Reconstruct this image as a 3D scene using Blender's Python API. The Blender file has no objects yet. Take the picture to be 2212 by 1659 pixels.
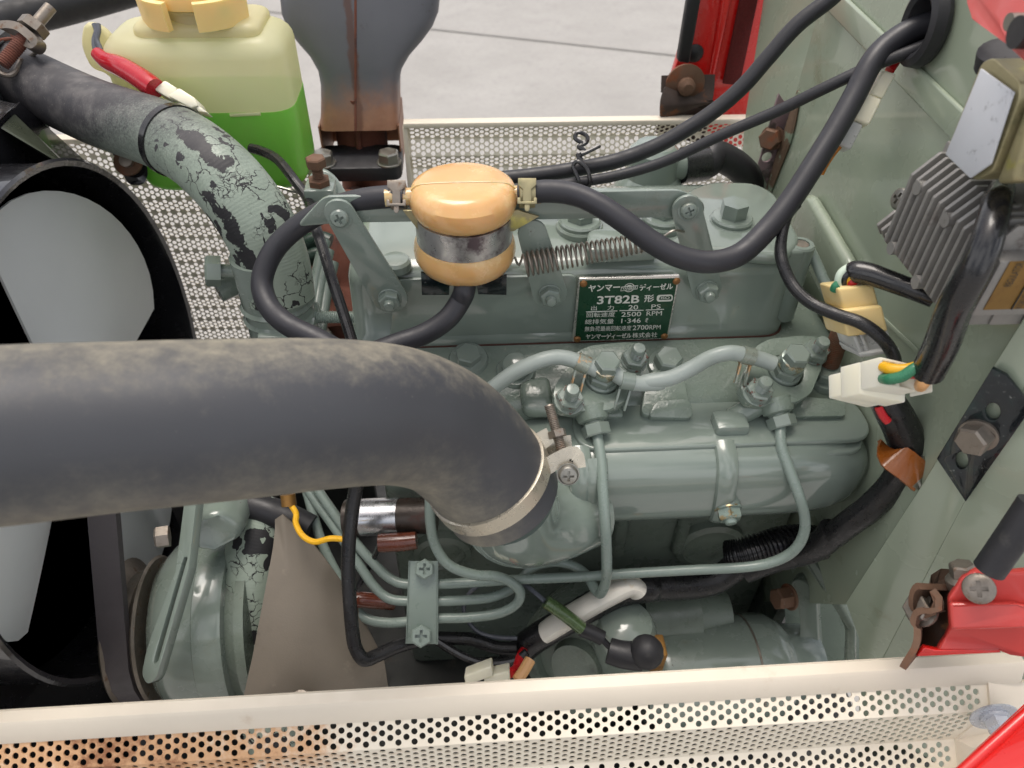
import bpy, bmesh, math, random
from mathutils import Vector as V, Matrix
random.seed(7)
SC = bpy.context.scene; COL = SC.collection
R = math.radians

# ---------------------------------------------------------------- camera
TH, PS, RH = R(43), R(4.6), R(1.15)
FPX = 26 / 36 * 2212
CAM = V((0, 0, 1.4))
FW = V((math.sin(PS)*math.cos(TH), math.cos(PS)*math.cos(TH), -math.sin(TH)))
UP0 = V((math.sin(PS)*math.sin(TH), math.cos(PS)*math.sin(TH), math.cos(TH)))
RT0 = FW.cross(UP0)
RT = RT0*math.cos(RH) + UP0*math.sin(RH)
UPV = UP0*math.cos(RH) - RT0*math.sin(RH)
cd = bpy.data.cameras.new('camera'); cam = bpy.data.objects.new('camera', cd); COL.objects.link(cam)
cam.matrix_world = Matrix.Translation(CAM) @ Matrix((RT, UPV, -FW)).transposed().to_4x4()
cd.sensor_width = 36; cd.lens = 26; cd.clip_start = .01; cd.clip_end = 200
cd.dof.use_dof = True; cd.dof.focus_distance = .56; cd.dof.aperture_fstop = 9
SC.camera = cam

# ---------------------------------------------------------------- sky, sun, exposure
SUN_EL, SUN_AZ = R(74), R(335)      # azimuth of the sun measured like sun_rotation
w = bpy.data.worlds.new('World'); SC.world = w; w.use_nodes = True
nt = w.node_tree; sk = nt.nodes.new('ShaderNodeTexSky'); sk.sky_type = 'NISHITA'
sk.sun_disc = False; sk.sun_elevation = SUN_EL; sk.sun_rotation = SUN_AZ
sk.dust_density = 8.0; sk.air_density = .7; sk.ozone_density = .6
tcn = nt.nodes.new('ShaderNodeTexCoord'); cn = nt.nodes.new('ShaderNodeTexNoise')      # broken cloud over the whole sky
cn.inputs['Scale'].default_value = 2.6; cn.inputs['Detail'].default_value = 6; cn.inputs['Roughness'].default_value = .55
nt.links.new(tcn.outputs['Generated'], cn.inputs['Vector'])
cr = nt.nodes.new('ShaderNodeMapRange'); cr.interpolation_type = 'SMOOTHSTEP'; cr.inputs[1].default_value = .40; cr.inputs[2].default_value = .60
nt.links.new(cn.outputs['Fac'], cr.inputs[0])
cm = nt.nodes.new('ShaderNodeMix'); cm.data_type = 'RGBA'; cm.inputs[7].default_value = (9.5, 9.5, 9.8, 1)
nt.links.new(cr.outputs[0], cm.inputs[0]); nt.links.new(sk.outputs[0], cm.inputs[6])
nt.links.new(cm.outputs[2], nt.nodes['Background'].inputs[0])
nt.nodes['Background'].inputs[1].default_value = .11
sl = bpy.data.lights.new('sun', 'SUN'); sl.energy = 1.3; sl.angle = R(30); sl.color = (1, .96, .9)
so = bpy.data.objects.new('sun', sl); COL.objects.link(so)
sd = V((math.sin(SUN_AZ)*math.cos(SUN_EL), math.cos(SUN_AZ)*math.cos(SUN_EL), math.sin(SUN_EL)))
so.rotation_euler = sd.to_track_quat('Z', 'Y').to_euler()
SC.view_settings.view_transform = 'Standard'; SC.view_settings.look = 'None'
SC.view_settings.exposure = .38; SC.view_settings.gamma = 1
SC.cycles.max_bounces = 8; SC.cycles.transparent_max_bounces = 16

# ---------------------------------------------------------------- pixel (2212 wide frame) -> point at a real depth or plane
def ray(p): return FW + RT*((p[0]-1106)/FPX) - UPV*((p[1]-829.5)/FPX)
def P(p, D): return CAM + ray(p)*D
def PX(p, x): r = ray(p); return CAM + r*((x-CAM.x)/r.x)
def PY(p, y): r = ray(p); return CAM + r*((y-CAM.y)/r.y)
def PZ(p, z): r = ray(p); return CAM + r*((z-CAM.z)/r.z)
def PN(p, o, n): r = ray(p); return CAM + r*((o-CAM).dot(n)/r.dot(n))
def Z(ox, oy, k): return lambda x, y: (ox+x*k, oy+y*k)
c1 = Z(0, 0, .3638); c2 = Z(603.5, 0, .3638); c3 = Z(1316.7, 0, .40476); c4 = Z(0, 548.6, .3638)
c5 = Z(658.3, 548.6, .3638); c6 = Z(1371.5, 548.6, .38); c7 = Z(0, 1042.3, .37176); c8 = Z(658.3, 1042.3, .37176)
c9 = Z(1371.5, 1042.3, .38); d1 = Z(1810.4, 0, .23146); d2 = Z(1810.4, 301.7, .24804); d3 = Z(1228.9, 581.5, .11905)
d4 = Z(1700.7, 559.6, .19844); d5 = Z(1920.1, 1097.2, .33858); d6 = Z(630.9, 329.2, .2646); d7 = Z(0, 0, .23148)
d8 = Z(1141.1, 713.2, .19845); d9 = Z(1481.2, 685.8, .2149); e1 = Z(1289.2, 274.3, .23561); e2 = Z(1289.2, 1152.1, .28521)
EX, EY, EZ = V((1, 0, 0)), V((0, 1, 0)), V((0, 0, 1))

# ---------------------------------------------------------------- objects
def thing(name, label, cat, loc, group=None):
    o = bpy.data.objects.new(name, None); COL.objects.link(o); o.location = loc
    o.empty_display_size = .02
    o['label'] = label; o['category'] = cat
    if group: o['group'] = group
    return o
def B(): 
    b = bmesh.new(); b.loops.layers.uv.new('UVMap'); return b
def link(name, me, m, parent=None, **kw):
    me.name = name; o = bpy.data.objects.new(name, me); COL.objects.link(o)
    for x in (m if isinstance(m, (list, tuple)) else [m]): me.materials.append(x)
    if parent is not None:
        o.parent = parent
        if parent.type == 'EMPTY': o.matrix_parent_inverse = Matrix.Translation(-parent.location)
    for k, v in kw.items(): o[k] = v
    return o
def obj(name, b, m, parent=None, ang=32, recalc=True, **kw):
    if recalc: bmesh.ops.recalc_face_normals(b, faces=b.faces)
    me = bpy.data.meshes.new(name); b.to_mesh(me); b.free()
    me.polygons.foreach_set('use_smooth', [True]*len(me.polygons))
    me.set_sharp_from_angle(angle=R(ang))
    return link(name, me, m, parent, **kw)
def tag(o, label, cat, group=None):
    o['label'] = label; o['category'] = cat
    if group: o['group'] = group
    return o
def merge(b, s):
    me = bpy.data.meshes.new('t'); s.to_mesh(me); s.free(); b.from_mesh(me); bpy.data.meshes.remove(me)
def bevel(b, off, seg=2, ang=28):
    es = [e for e in b.edges if len(e.link_faces) == 2 and e.calc_face_angle(0) > R(ang)]
    if es and off > 0: bmesh.ops.bevel(b, geom=es, offset=off, segments=seg, profile=.5, affect='EDGES', clamp_overlap=True)
def axes(n, ref=None):
    n = n.normalized(); r = ref if ref is not None else (EZ if abs(n.z) < .9 else EX)
    a = (r - n*r.dot(n)).normalized(); return a, n.cross(a), n

def crom(pts, sub):
    """Catmull-Rom through tuples of (Vector, radius)."""
    out = []; n = len(pts)
    for i in range(n-1):
        p0 = pts[max(i-1, 0)]; p1 = pts[i]; p2 = pts[i+1]; p3 = pts[min(i+2, n-1)]
        for k in range(sub):
            t = k/sub; t2 = t*t; t3 = t2*t
            f = lambda a, b_, c, d: .5*(2*b_+(c-a)*t+(2*a-5*b_+4*c-d)*t2+(3*b_-a-3*c+d)*t3)
            out.append((f(p0[0], p1[0], p2[0], p3[0]), f(p0[1], p1[1], p2[1], p3[1])))
    out.append(pts[-1]); return out
def tube(b, pts, r, n=14, sub=7, caps=True, sq=1.0, ref=None, spline=True):
    """round tube along points; r may be a list; sq flattens it along the second axis."""
    rs = r if isinstance(r, (list, tuple)) else [r]*len(pts)
    pr = list(zip(pts, rs))
    path = crom(pr, sub) if (spline and len(pts) > 2) else pr
    uvl = b.loops.layers.uv.verify()
    tang = [(path[min(i+1, len(path)-1)][0]-path[max(i-1, 0)][0]).normalized() for i in range(len(path))]
    a, _, _ = axes(tang[0], ref); rings = []; ls = 0; L = []
    for i, (p, rad) in enumerate(path):
        t = tang[i]; a = (a - t*a.dot(t)).normalized(); c = t.cross(a)
        if i: ls += (p-path[i-1][0]).length
        L.append(ls)
        rings.append([b.verts.new(p+a*(rad*math.cos(6.28318*k/n))+c*(rad*sq*math.sin(6.28318*k/n))) for k in range(n)])
    for i in range(len(rings)-1):
        for k in range(n):
            f = b.faces.new((rings[i][k], rings[i][(k+1) % n], rings[i+1][(k+1) % n], rings[i+1][k]))
            for l, (s, v) in zip(f.loops, ((i, k), (i, k+1), (i+1, k+1), (i+1, k))): l[uvl].uv = (L[s], v/n)
    if caps:
        b.faces.new(rings[0][::-1]); b.faces.new(rings[-1])
    return path
def ribbon(b, pts, nrm, wd, th, sub=6, spline=True, closed=False):
    """flat strap: width wd across (nrm x tangent), thickness th along nrm (Vector or function of point)."""
    path = [p for p, _ in crom([(p, 0) for p in pts], sub)] if spline else pts
    m = len(path); rings = []
    for i, p in enumerate(path):
        t = (path[(i+1) % m if closed else min(i+1, m-1)]-path[(i-1) % m if closed else max(i-1, 0)]).normalized()
        n = nrm(p) if callable(nrm) else nrm
        n = (n-t*n.dot(t)).normalized(); c = n.cross(t)
        rings.append([b.verts.new(p+c*wd*x+n*th*y) for x, y in ((-.5, -.5), (.5, -.5), (.5, .5), (-.5, .5))])
    for i in range(m if closed else m-1):
        for k in range(4):
            j = (i+1) % m
            b.faces.new((rings[i][k], rings[i][(k+1) % 4], rings[j][(k+1) % 4], rings[j][k]))
    if not closed: b.faces.new(rings[0][::-1]); b.faces.new(rings[-1])
def lathe(b, o, ax, prof, n=32, ref=None):
    """prof: (radius, height along ax)."""
    a, c, t = axes(ax, ref); uvl = b.loops.layers.uv.verify(); rings = []
    for r, h in prof:
        if r < 1e-6: rings.append([b.verts.new(o+t*h)])
        else: rings.append([b.verts.new(o+t*h+a*(r*math.cos(6.28318*(k+.5)/n))+c*(r*math.sin(6.28318*(k+.5)/n))) for k in range(n)])
    for i in range(len(rings)-1):
        A, C = rings[i], rings[i+1]
        for k in range(n):
            if len(A) == 1 and len(C) == 1: break
            if len(A) == 1: f = b.faces.new((A[0], C[k], C[(k+1) % n]))
            elif len(C) == 1: f = b.faces.new((A[k], A[(k+1) % n], C[0]))
            else: f = b.faces.new((A[k], A[(k+1) % n], C[(k+1) % n], C[k]))
            for l in f.loops: l[uvl].uv = (prof[i][1], k/n)
    if len(rings[0]) > 2: b.faces.new(rings[0][::-1])
    if len(rings[-1]) > 2: b.faces.new(rings[-1])
def prism(b, poly, vec, bev=0, seg=2, ang=28):
    s = B(); lo = [s.verts.new(p) for p in poly]; hi = [s.verts.new(p+vec) for p in poly]; n = len(poly)
    s.faces.new(lo[::-1]); s.faces.new(hi)
    for i in range(n): s.faces.new((lo[i], lo[(i+1) % n], hi[(i+1) % n], hi[i]))
    bmesh.ops.recalc_face_normals(s, faces=s.faces); bevel(s, bev, seg, ang); merge(b, s)
def box(b, c, sx, sy, sz, bev=0, ax=(EX, EY, EZ), seg=2):
    x, y, z = ax
    prism(b, [c+x*(i*sx/2)+y*(j*sy/2)-z*(sz/2) for i, j in ((-1, -1), (1, -1), (1, 1), (-1, 1))], z*sz, bev, seg)
def rpoly(pts, r, seg=4):
    """round the corners of a planar polygon (r: number or list)."""
    out = []; n = len(pts)
    for i, p in enumerate(pts):
        rr = r[i] if isinstance(r, (list, tuple)) else r
        a = pts[i-1]-p; c = pts[(i+1) % n]-p
        la, lc = a.length, c.length
        rr = min(rr, la*.49, lc*.49)
        if rr <= 1e-6: out.append(p); continue
        a, c = a/la*rr, c/lc*rr
        for k in range(seg+1):
            t = k/seg; out.append(p+a*(1-t)**2+c*t*t)
    return out
def plate(b, outer, holes, vec, bev=0):
    """flat plate with real holes."""
    s = B(); es = []
    for loop in [outer]+holes:
        vs = [s.verts.new(p) for p in loop]
        for i in range(len(vs)): es.append(s.edges.new((vs[i], vs[(i+1) % len(vs)])))
    bmesh.ops.triangle_fill(s, use_beauty=True, use_dissolve=False, edges=es)
    g = bmesh.ops.extrude_face_region(s, geom=list(s.faces))
    bmesh.ops.translate(s, vec=vec, verts=[v for v in g['geom'] if isinstance(v, bmesh.types.BMVert)])
    bmesh.ops.recalc_face_normals(s, faces=s.faces); bevel(s, bev, 2, 40); merge(b, s)
def circ(o, n, r, k=16, ref=None, sq=1):
    a, c, _ = axes(n, ref)
    return [o+a*(r*math.cos(6.28318*i/k))+c*(r*sq*math.sin(6.28318*i/k)) for i in range(k)]
def loft(b, secs, n=28, p=2.6, ax=(EY, EZ)):
    """superellipse sections [(centre, r1, r2[, power])] joined and capped."""
    rings = []
    for s in secs:
        o, ra, rb = s[:3]; q = s[3] if len(s) > 3 else p; ring = []
        for k in range(n):
            t = 6.28318*k/n; ct, st = math.cos(t), math.sin(t)
            ring.append(b.verts.new(o+ax[0]*(ra*math.copysign(abs(ct)**(2/q), ct))+ax[1]*(rb*math.copysign(abs(st)**(2/q), st))))
        rings.append(ring)
    for i in range(len(rings)-1):
        for k in range(n): b.faces.new((rings[i][k], rings[i][(k+1) % n], rings[i+1][(k+1) % n], rings[i+1][k]))
    b.faces.new(rings[0][::-1]); b.faces.new(rings[-1])
def ball(b, o, r, sz=(1, 1, 1), u=16, v=10):
    bmesh.ops.create_uvsphere(b, u_segments=u, v_segments=v, radius=r, matrix=Matrix.Translation(o) @ Matrix.Diagonal((*sz, 1)))
def hexhead(b, o, ax, r, h, ref=None, wr=0, wh=.0015, cham=True):
    """hex head on an optional washer; r is half the distance across corners."""
    a, c, t = axes(ax, ref)
    if wr: lathe(b, o, ax, [(wr*.6, 0), (wr, 0), (wr, wh*.7), (wr-wh*.3, wh), (wr*.5, wh)], 24, ref); o = o+t*wh
    lathe(b, o, ax, [(r, 0), (r, h*.86), (r*.86, h), (0, h)] if cham else [(r, 0), (r, h), (0, h)], 6, ref)
def nutstud(b, o, ax, r, h, sr, sh, ref=None, wr=0, wh=.0015, thread=True):
    a, c, t = axes(ax, ref)
    if wr: lathe(b, o, ax, [(wr*.5, 0), (wr, 0), (wr, wh*.7), (wr-wh*.3, wh), (wr*.5, wh)], 24, ref); o = o+t*wh
    lathe(b, o, ax, [(r, 0), (r, h*.85), (r*.87, h), (sr*.9, h)], 6, ref)
    threads(b, o+t*(h*.8), ax, sr, sh, thread)
def threads(b, o, ax, r, L, thread=True, pitch=None, dome=True):
    prof = [(r, 0)]; pt = pitch or r*.33; k = int(L/pt) if thread else 0
    for i in range(k): prof += [(r, i*pt+pt*.1), (r*.87, i*pt+pt*.5), (r, i*pt+pt*.9)]
    prof += [(r*.98, L), (r*.8, L+r*.3), (0, L+r*.38)] if dome else [(r*.9, L), (0, L)]
    lathe(b, o, ax, prof, 16)
def cut(b, c):
    """boolean difference of two bmeshes -> new bmesh."""
    def tmp(x):
        bmesh.ops.recalc_face_normals(x, faces=x.faces)
        m = bpy.data.meshes.new('t'); x.to_mesh(m); x.free(); o = bpy.data.objects.new('t', m); COL.objects.link(o); return o
    A, C = tmp(b), tmp(c); md = A.modifiers.new('b', 'BOOLEAN'); md.object = C; md.operation = 'DIFFERENCE'; md.solver = 'EXACT'; md.use_self = True
    me = bpy.data.meshes.new_from_object(A.evaluated_get(bpy.context.evaluated_depsgraph_get()))
    out = bmesh.new(); out.from_mesh(me)
    for o in (A, C): m = o.data; bpy.data.objects.remove(o); bpy.data.meshes.remove(m)
    bpy.data.meshes.remove(me); return out
def phillips(o, ax, r, h, ref, hexed=False, wr=0):
    """pan or hex screw head with a cut cross recess."""
    b = B(); a, c, t = axes(ax, ref)
    if hexed: lathe(b, o, ax, [(r, -.001), (r, h*.8), (r*.87, h), (0, h)], 6, ref)
    else: lathe(b, o, ax, [(r*.9, -.001), (r, h*.15), (r*.97, h*.5), (r*.8, h*.85), (r*.4, h), (0, h*1.02)], 24, ref)
    k = B()
    for x, y in ((1, 0), (0, 1)):
        box(k, o+t*h, r*(1.05 if x else .26), r*(1.05 if y else .26), h*1.1, 0, (a, c, t))
    b = cut(b, k)
    if wr: lathe(b, o-t*.0012, ax, [(wr*.5, 0), (wr, 0), (wr, .0012), (wr*.5, .0013)], 24)
    return b
# ---------------------------------------------------------------- materials
def srgb(r, g, b_):
    f = lambda c: (c/12.92 if c <= .04045 else ((c+.055)/1.055)**2.4)
    return (f(r/255), f(g/255), f(b_/255), 1)
class N:
    def __init__(s, name):
        s.m = bpy.data.materials.new(name); s.m.use_nodes = True; s.t = s.m.node_tree
        s.b = s.t.nodes['Principled BSDF']; s.out = s.t.nodes['Material Output']
        s.tc = s.t.nodes.new('ShaderNodeTexCoord')
    def n(s, ty, **kw):
        x = s.t.nodes.new(ty)
        for k, v in kw.items():
            if k.startswith('i_'): x.inputs[k[2:].replace('_', ' ')].default_value = v
            else: setattr(x, k, v)
        return x
    def l(s, a, b_): s.t.links.new(a, b_)
    def noise(s, sc, det=4, rough=.6, co='Object', dist=0, mp=None):
        x = s.n('ShaderNodeTexNoise', i_Scale=sc, i_Detail=det, i_Roughness=rough, i_Distortion=dist)
        s.l(mp if mp is not None else s.tc.outputs[co], x.inputs['Vector']); return x.outputs['Fac']
    def ramp(s, f, lo, hi, a=0, b_=1):
        x = s.n('ShaderNodeMapRange'); x.interpolation_type = 'SMOOTHSTEP'
        s.l(f, x.inputs[0])
        for i, v in zip((1, 2, 3, 4), (lo, hi, a, b_)): x.inputs[i].default_value = v
        return x.outputs[0]
    def math(s, op, a, b_=None):
        x = s.n('ShaderNodeMath', operation=op)
        for i, v in enumerate((a, b_)):
            if v is None: continue
            if isinstance(v, (int, float)): x.inputs[i].default_value = v
            else: s.l(v, x.inputs[i])
        return x.outputs[0]
    def mix(s, f, a, b_, blend='MIX'):
        x = s.n('ShaderNodeMix', data_type='RGBA', blend_type=blend)
        for k, v in ((0, f), (6, a), (7, b_)):
            if isinstance(v, (tuple, int, float)): x.inputs[k].default_value = v
            else: s.l(v, x.inputs[k])
        return x.outputs[2]
    def fmix(s, f, a, b_):
        x = s.n('ShaderNodeMix', data_type='FLOAT')
        for k, v in ((0, f), (2, a), (3, b_)):
            if isinstance(v, (int, float)): x.inputs[k].default_value = v
            else: s.l(v, x.inputs[k])
        return x.outputs[0]
    def xyz(s, co='Object'):
        x = s.n('ShaderNodeSeparateXYZ'); s.l(s.tc.outputs[co], x.inputs[0]); return x.outputs
    def bump(s, h, st, dist=.001):
        x = s.n('ShaderNodeBump', i_Strength=st, i_Distance=dist); s.l(h, x.inputs['Height'])
        if s.b.inputs['Normal'].is_linked: s.l(s.b.inputs['Normal'].links[0].from_socket, x.inputs['Normal'])
        s.l(x.outputs[0], s.b.inputs['Normal'])
    def set(s, **kw):
        for k, v in kw.items():
            i = s.b.inputs[k.replace('_', ' ')]
            if isinstance(v, (int, float, tuple)): i.default_value = v
            else: s.l(v, i)
        return s
def mat(name, col, rough=.5, metal=0, var=.12, vsc=30, bump=0, bsc=200, layers=(), coat=0, rvar=.1, wav=0, **kw):
    """base colour with gentle mottling; layers = (colour, scale, lo, hi, roughness, metal) of wear with shapes of their own."""
    s = N(name); f = s.noise(vsc, 5)
    c = s.mix(f, tuple(x*(1-var) for x in col[:3])+(1,), tuple(min(1, x*(1+var)) for x in col[:3])+(1,))
    r = s.ramp(s.noise(vsc*2.3, 4), .3, .7, max(.02, rough-rvar), min(1, rough+rvar)); me = metal
    for la in layers:
        col2, sc, lo, hi, r2, m2 = la
        k = s.ramp(s.noise(sc, 8, .65), lo, hi)
        c = s.mix(k, c, col2); r = s.fmix(k, r, r2); me = s.fmix(k, me, m2)
    s.set(Base_Color=c, Roughness=r, Metallic=me, **kw)
    if coat: s.set(Coat_Weight=coat, Coat_Roughness=.03)
    if wav: s.bump(s.noise(wav, 2), .35, .004)
    if bump: s.bump(s.noise(bsc, 3), bump, .0006 if bump < .5 else .0010)
    return s.m
ENG = srgb(125, 137, 128)
RUST = srgb(112, 66, 44); RUSTD = srgb(66, 42, 34)
M = {}
M['engine'] = mat('engine_paint', ENG, .2, 0, .07, 14, .1, 120, [(srgb(112, 114, 98), 32, .6, .85, .45, 0), (srgb(146, 160, 150), 60, .68, .8, .4, 0), (RUSTD, 95, .70, .715, .8, 0)], coat=.5, rvar=.12, wav=22)
M['engine_smooth'] = mat('engine_paint_smooth', ENG, .15, 0, .05, 10, .06, 60, [(srgb(116, 120, 104), 22, .64, .85, .35, 0), (RUSTD, 75, .725, .735, .8, 0)], coat=.7, rvar=.1, wav=16)
M['engine_chipped'] = mat('engine_paint_chipped', ENG, .22, 0, .08, 40, .1, 200, [(srgb(92, 62, 50), 170, .60, .615, .85, 0)], coat=.5)
M['engine_cast'] = mat('engine_paint_on_casting', srgb(120, 133, 122), .22, 0, .18, 20, .5, 240, [(srgb(150, 150, 132), 45, .6, .75, .45, 0), (RUSTD, 70, .73, .75, .8, 0)], coat=.35)
M['engine_low'] = mat('engine_paint_grimy_shaded', srgb(110, 121, 110), .32, 0, .2, 25, .3, 200, [(srgb(60, 62, 56), 30, .55, .8, .7, 0), (RUSTD, 80, .7, .74, .8, 0)], coat=.1)  # grime patches over a base darkened to deepen shade low on the engine
M['pipe'] = mat('pipe_paint', srgb(128, 142, 134), .33, 0, .06, 30, .05, 200, [(srgb(150, 130, 105), 150, .77, .8, .7, 0)], coat=.15)
M['leak_hose'] = mat('painted_rubber_hose', srgb(158, 168, 162), .4, 0, .05, 40, .06, 150, [(srgb(40, 42, 42), 110, .77, .79, .6, 0)])
M['firewall'] = mat('firewall_paint', srgb(154, 165, 145), .24, 0, .06, 8, .05, 70, [(srgb(70, 62, 48), 150, .725, .745, .7, 0), (srgb(128, 132, 108), 20, .58, .8, .4, 0)], coat=.45, rvar=.1, wav=9)
M['rubber'] = mat('black_rubber', (.02, .02, .023, 1), .5, 0, .2, 40, .12, 900, [((.07, .068, .062, 1), 60, .62, .85, .8, 0)])
M['hose'] = mat('fuel_hose_rubber', (.025, .025, .03, 1), .47, 0, .15, 30, .1, 1200, [((.09, .085, .08, 1), 90, .66, .9, .75, 0)])
M['vinyl'] = mat('black_vinyl', (.012, .012, .013, 1), .26, 0, .2, 60, .15, 160, coat=.3)
M['tape'] = mat('black_tape', (.013, .013, .014, 1), .28, 0, .3, 80, .35, 320, [((.035, .034, .033, 1), 140, .66, .8, .6, 0)])
M['blacksteel'] = mat('black_painted_steel', (.014, .014, .016, 1), .2, 0, .2, 25, .08, 140, [((.09, .085, .075, 1), 260, .66, .74, .8, 0)], coat=.5)
M['blackmatt'] = mat('matt_black_metal', (.012, .012, .013, 1), .55, 0, .3, 40, .1, 300)
M['zinc'] = mat('zinc_plated_steel', srgb(148, 146, 138), .38, .85, .15, 90, .1, 500, [(srgb(120, 100, 78), 160, .6, .78, .7, .2)])
M['steel'] = mat('dull_steel', srgb(140, 132, 122), .45, .75, .25, 90, .25, 500, [(srgb(110, 84, 62), 120, .55, .72, .8, .1)])
M['rusty'] = mat('rusty_steel', srgb(104, 78, 60), .75, .15, .3, 80, .4, 420, [(srgb(122, 70, 42), 60, .5, .7, .9, 0), (srgb(150, 140, 128), 110, .64, .72, .5, .6)])
M['rustred'] = mat('red_brown_rust', srgb(108, 64, 50), .85, 0, .35, 60, .4, 350, [(srgb(60, 44, 42), 40, .5, .72, .9, 0)])
M['gold'] = mat('yellow_chromate', srgb(158, 150, 116), .42, .55, .35, 40, .15, 300, [(srgb(190, 184, 112), 50, .55, .7, .3, .8), (srgb(110, 112, 80), 35, .55, .75, .5, .6)])
M['clampmetal'] = mat('dusty_clamp_zinc', srgb(190, 183, 166), .3, .65, .12, 60, .15, 400, [(srgb(150, 138, 116), 70, .58, .72, .6, .3)])
M['brass'] = mat('old_brass', srgb(150, 112, 60), .5, .7, .3, 60, .3, 300, [(srgb(96, 62, 40), 70, .55, .7, .8, 0)])
M['rivet'] = mat('brown_rivet', srgb(146, 104, 62), .45, .5, .3, 300, .2, 500, [(srgb(70, 50, 36), 400, .55, .7, .8, 0)])
M['cream'] = mat('cream_paint', srgb(222, 212, 194), .42, 0, .05, 40, .1, 200, [(srgb(206, 190, 168), 30, .6, .8, .6, 0), (RUSTD, 90, .77, .785, .9, 0)])
M['red'] = mat('red_paint', srgb(206, 30, 26), .28, 0, .06, 20, .04, 100, [(srgb(110, 20, 14), 40, .74, .82, .6, 0)], coat=.6)
M['redfaded'] = mat('faded_red_paint', srgb(196, 64, 58), .42, 0, .08, 20, .04, 100, [(srgb(190, 160, 150), 120, .74, .8, .6, 0)], coat=.4)
M['felt'] = mat('dark_red_felt', srgb(84, 18, 14), .95, 0, .35, 300, .6, 900)
M['alu'] = mat('cast_aluminium', srgb(138, 136, 132), .48, .35, .2, 60, .3, 500, [(srgb(84, 72, 64), 40, .58, .74, .75, .2), (srgb(176, 176, 172), 220, .68, .76, .4, .7)])
M['amber'] = mat('aged_amber_plastic', srgb(214, 170, 112), .2, 0, .12, 30, .08, 120, [(srgb(232, 200, 152), 25, .5, .75, .35, 0)], Subsurface_Weight=.55, Subsurface_Radius=(.02, .011, .005), Subsurface_Scale=.8, Coat_Weight=.35, Coat_Roughness=.12)
M['capplastic'] = mat('cap_plastic', srgb(244, 212, 140), .38, 0, .06, 30, .05, 120, Subsurface_Weight=.3, Subsurface_Radius=(.02, .012, .005), Subsurface_Scale=.5)
M['white'] = mat('white_nylon', srgb(232, 228, 206), .4, 0, .04, 40, .05, 120, Subsurface_Weight=.3, Subsurface_Radius=(.01, .009, .006), Subsurface_Scale=.5)
M['ivory'] = mat('yellowed_nylon', srgb(224, 200, 142), .38, 0, .05, 25, .05, 120, [(srgb(206, 170, 104), 25, .6, .8, .4, 0)], Subsurface_Weight=.3, Subsurface_Radius=(.01, .008, .004), Subsurface_Scale=.5)
M['clear'] = mat('milky_nylon', srgb(206, 208, 206), .35, 0, .04, 40, 0, 1, Transmission_Weight=.25)
M['white_tape'] = mat('white_tape', srgb(226, 222, 210), .45, 0, .04, 30, .25, 130, [(srgb(200, 176, 128), 45, .62, .8, .5, 0)])
def m_tape():
    s = N('wrapped_tape'); wv = s.n('ShaderNodeTexWave', wave_type='BANDS', bands_direction='X', wave_profile='SAW', i_Scale=28, i_Distortion=2.2, i_Detail=2)
    s.l(s.tc.outputs['UV'], wv.inputs['Vector']); f = s.noise(140, 5)
    s.set(Base_Color=s.mix(s.ramp(f, .6, .8), (.012, .012, .013, 1), (.04, .039, .037, 1)), Roughness=s.ramp(f, .3, .7, .2, .45)); s.bump(wv.outputs[1], .5, .0012); s.bump(s.noise(260, 4), .3, .0006); return s.m
M['tape'] = m_tape()
M['red_tape'] = mat('red_tape', srgb(176, 14, 34), .25, 0, .12, 40, .25, 160, coat=.3)
for k, c in (('yellow', (232, 176, 30)), ('green', (52, 122, 88)), ('redw', (190, 30, 36)), ('peach', (226, 172, 116)), ('orange', (196, 120, 30)), ('palegreen', (206, 222, 204)), ('greyw', (88, 92, 100)), ('whitew', (214, 210, 200))):
    M[k] = mat(k+'_wire', srgb(*c), .32, 0, .06, 60)
M['brown'] = mat('brown_sleeve', srgb(92, 44, 26), .25, 0, .3, 60, .1, 200, coat=.4)
M['clip'] = mat('orange_brown_clip', srgb(150, 84, 30), .3, 0, .2, 50, .1, 200, coat=.3)
M['greensleeve'] = mat('green_sleeve', srgb(88, 112, 68), .25, 0, .25, 60, .1, 200, Transmission_Weight=.3, coat=.3)
M['shield'] = mat('grey_brown_sheet', srgb(122, 114, 102), .6, .1, .22, 14, .25, 700, [(srgb(150, 142, 128), 40, .6, .8, .7, .1), (srgb(92, 84, 74), 22, .55, .75, .6, .1)])
M['belt'] = mat('belt_rubber', srgb(74, 70, 72), .55, 0, .12, 50, .1, 500)
M['plate_green'] = mat('plate_enamel', srgb(30, 70, 48), .3, .2, .3, 25, .05, 400, [(srgb(62, 74, 46), 60, .55, .75, .35, .2)])
M['plate_metal'] = mat('plate_aluminium', srgb(212, 210, 204), .3, .8, .08, 100)
M['label_gold'] = mat('gold_label', srgb(128, 98, 48), .38, .5, .25, 40, .05, 400, [(srgb(110, 78, 34), 60, .5, .7, .5, .3)])
M['ink'] = mat('black_ink', (.02, .018, .015, 1), .5, 0)
M['silver_label'] = mat('worn_silver_label', srgb(200, 203, 208), .45, .1, .08, 25, .05, 200, [(srgb(140, 142, 146), 70, .58, .68, .5, .3)])
M['bare'] = mat('bare_aluminium', srgb(205, 206, 208), .28, .9, .06, 30, .1, 600)
M['blackzinc'] = mat('black_oily_zinc', srgb(34, 40, 44), .16, .6, .4, 70, .3, 450, [(srgb(120, 124, 124), 260, .6, .68, .3, .8), (srgb(30, 58, 56), 40, .5, .7, .2, .5)], coat=.5)
M['fan'] = mat('fan_paint', srgb(214, 218, 216), .6, 0, .1, 8, .1, 100)
M['dark'] = mat('dark_inside', (.008, .008, .009, 1), .8)

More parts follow.
